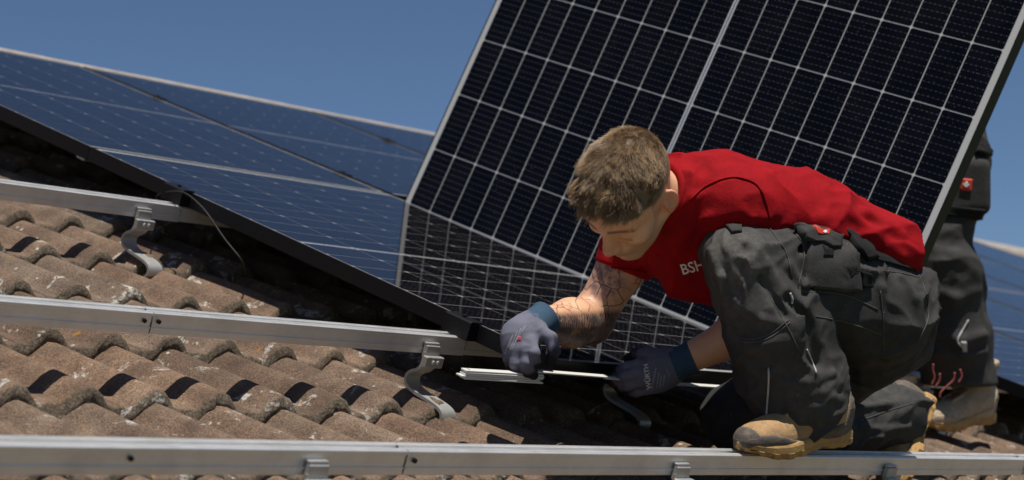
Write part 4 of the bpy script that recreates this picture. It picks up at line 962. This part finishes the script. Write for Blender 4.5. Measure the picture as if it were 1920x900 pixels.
def body2(p):
    d = chain(p, [K(1722, 150, 5.8), CH2, CH2 + (HD2 - CH2) * .6, HD2], [.11, .12, .06, .06], .04)
    d = smin(d, ell(p, HD2, (.085, .12, .095)), .03); d = smin(d, ell(p, HD2 + np.array([-.07, -.03, .05]), (.03, .03, .03)), .02)
    for s, e_, h_ in ((SA, EA, HA), (SB, EB, HB)): d = smin(d, chain(p, [CH2, s, e_, h_], [.07, .055, .042, .03], .03), .03)
    for P_ in (A2[:-1] + [K(1822, 745, 5.64)], B2): d = smin(d, chain(p, [K(1722, 150, 5.8)] + P_, [.09] + [.07] * (len(P_) - 1) + [.04], .02), .02)
    return d
lo, hi = bounds(A2 + B2 + [HD2, HA, HB, EA, EB], .16); sdf_obj('body', body2, lo, hi, .009, M['skin'], man2, root2, lambda p: {'scalp': np.zeros(len(p))})
def shirt2(p):
    d = chain(p, [K(1715, 140, 5.8), CH2], [.15, .165], .03)
    for s, e_ in ((SA, EA), (SB, EB)): d = smin(d, chain(p, [CH2, s, s + (e_ - s) * .75], [.1, .075, .062], .03), .03)
    return d - .010 * (folds(p, 8, None, 3.3) - .4)
lo, hi = bounds([K(1715, 140, 5.8), CH2, SA, SB, EA, EB], .2); sdf_obj('shirt', shirt2, lo, hi, .009, M['shirt'], man2, root2)
sdf_obj('hair', lambda p: smax(ell(p, HD2 + np.array([.01, .015, -.005]), (.094, .118, .102)) - .006 * folds(p, 40), -(p[:, 1] - HD2[1] - .02 + (HD2[0] - p[:, 0]) * .5), .01), HD2 - .15, HD2 + .18, .007, M['hair'], man2, root2, lambda p: {'tone': np.full(len(p), .3)})
for h_, F_ in ((HA, 1), (HB, -1)):
    side_ = (RF @ (Rh @ np.array([0, 1., 0]))) @ CB; over = (RF @ (Rh @ np.array([0, 0, 1.]))) @ CB; dn = (RF @ (Rh @ np.array([-1., 0, 0]))) @ CB
    def gl2(p, h_=h_):
        d = ell(p, h_, (.05, .05, .04))
        for i in range(4):
            b0 = h_ + side_ * (.022 * (i - 1.5)); d = smin(d, chain(p, [b0, b0 + over * .035 - dn * .014, b0 + over * .052 + dn * .02, b0 + over * .05 + dn * .04], [.014, .012, .011, .009], .004), .006)
        return smin(d, chain(p, [h_, h_ + side_ * .05 * F_ + dn * .02, h_ + side_ * .045 * F_ + dn * .05 + over * .01], [.018, .014, .011], .006), .01)
    sdf_obj('glove', gl2, h_ - .11, h_ + .11, .005, M['glove'], man2, root2, lambda p: {'coat': np.zeros(len(p)), 'dust': np.zeros(len(p))})
boot(man2, root2, K(1856, 790, 5.66), (-.80, -.06, .58), (-.03, .99, .12), M['suede_dusty'], LACER)
boot(man2, root2, K(1590, 800, 6.1), (-.80, -.06, .58), (-.03, .99, .12), M['suede_dusty'], LACER)
# loose red laces and the open dark tongue of the standing worker's boot
lb = MB()
for pts in ([(1750, 682), (1749, 694), (1752, 708), (1747, 722)], [(1790, 698), (1788, 712), (1776, 724), (1764, 736), (1762, 746)], [(1762, 700), (1761, 714), (1754, 726)], [(1800, 692), (1803, 706), (1797, 718)]):
    P_ = np.array([K(x, y, 5.36 + .002 * (y - 680) * 0) for x, y in pts]); lb.tube(toW(smoothpath(P_, 5)) - root2, .0030, 7)
lb.obj('loose_laces', M['lace'], man2, True)

# ------------------------------------------------------------------ a far tree top at the right end of the ridge
leaf = mat('leaves', (.06, .085, .03), .7); bark = mat('bark', (.10, .075, .05), .9)
tc = toW(K(1938, 566, 48.)); tr = empty('tree', Matrix.Translation((tc[0], tc[1], -6.2)), 'small dark tree top showing above the ridge at the far right', 'tree')
H_ = tc[2] + 6.2; b = MB(); b.tube([(0, 0, 0), (.05, 0, H_ * .5), (0, .05, H_)], [.16, .12, .04], 8)
for i in range(7):
    a = i * 2.4; b.tube([(0, 0, H_ * (.6 + .05 * i)), (.5 * math.cos(a), .5 * math.sin(a), H_ * (.66 + .05 * i))], [.05, .015], 5)
b.obj('trunk', bark, tr, True)
n = 2600; v = RNG.normal(0, 1, (n, 3)); v /= np.linalg.norm(v, axis=1)[:, None]; v *= (RNG.random(n) ** .45 * (.62 + .2 * np.sin(v[:, 0] * 7) * np.cos(v[:, 1] * 6)))[:, None] * (1, 1, 1.3); c_ = v + (0, 0, H_)
a = RNG.normal(0, 1, (n, 3)); a /= np.linalg.norm(a, axis=1)[:, None]; d_ = np.cross(a, RNG.normal(0, 1, (n, 3))); d_ /= np.linalg.norm(d_, axis=1)[:, None]; s = RNG.uniform(.025, .055, n)[:, None]
link('crown', np_mesh('crown', np.stack([c_ - a * s, c_ + d_ * s * .5, c_ + a * s, c_ - d_ * s * .5], 1).reshape(-1, 3), [np.arange(n * 4).reshape(-1, 4)], False, mats=[leaf]), tr)
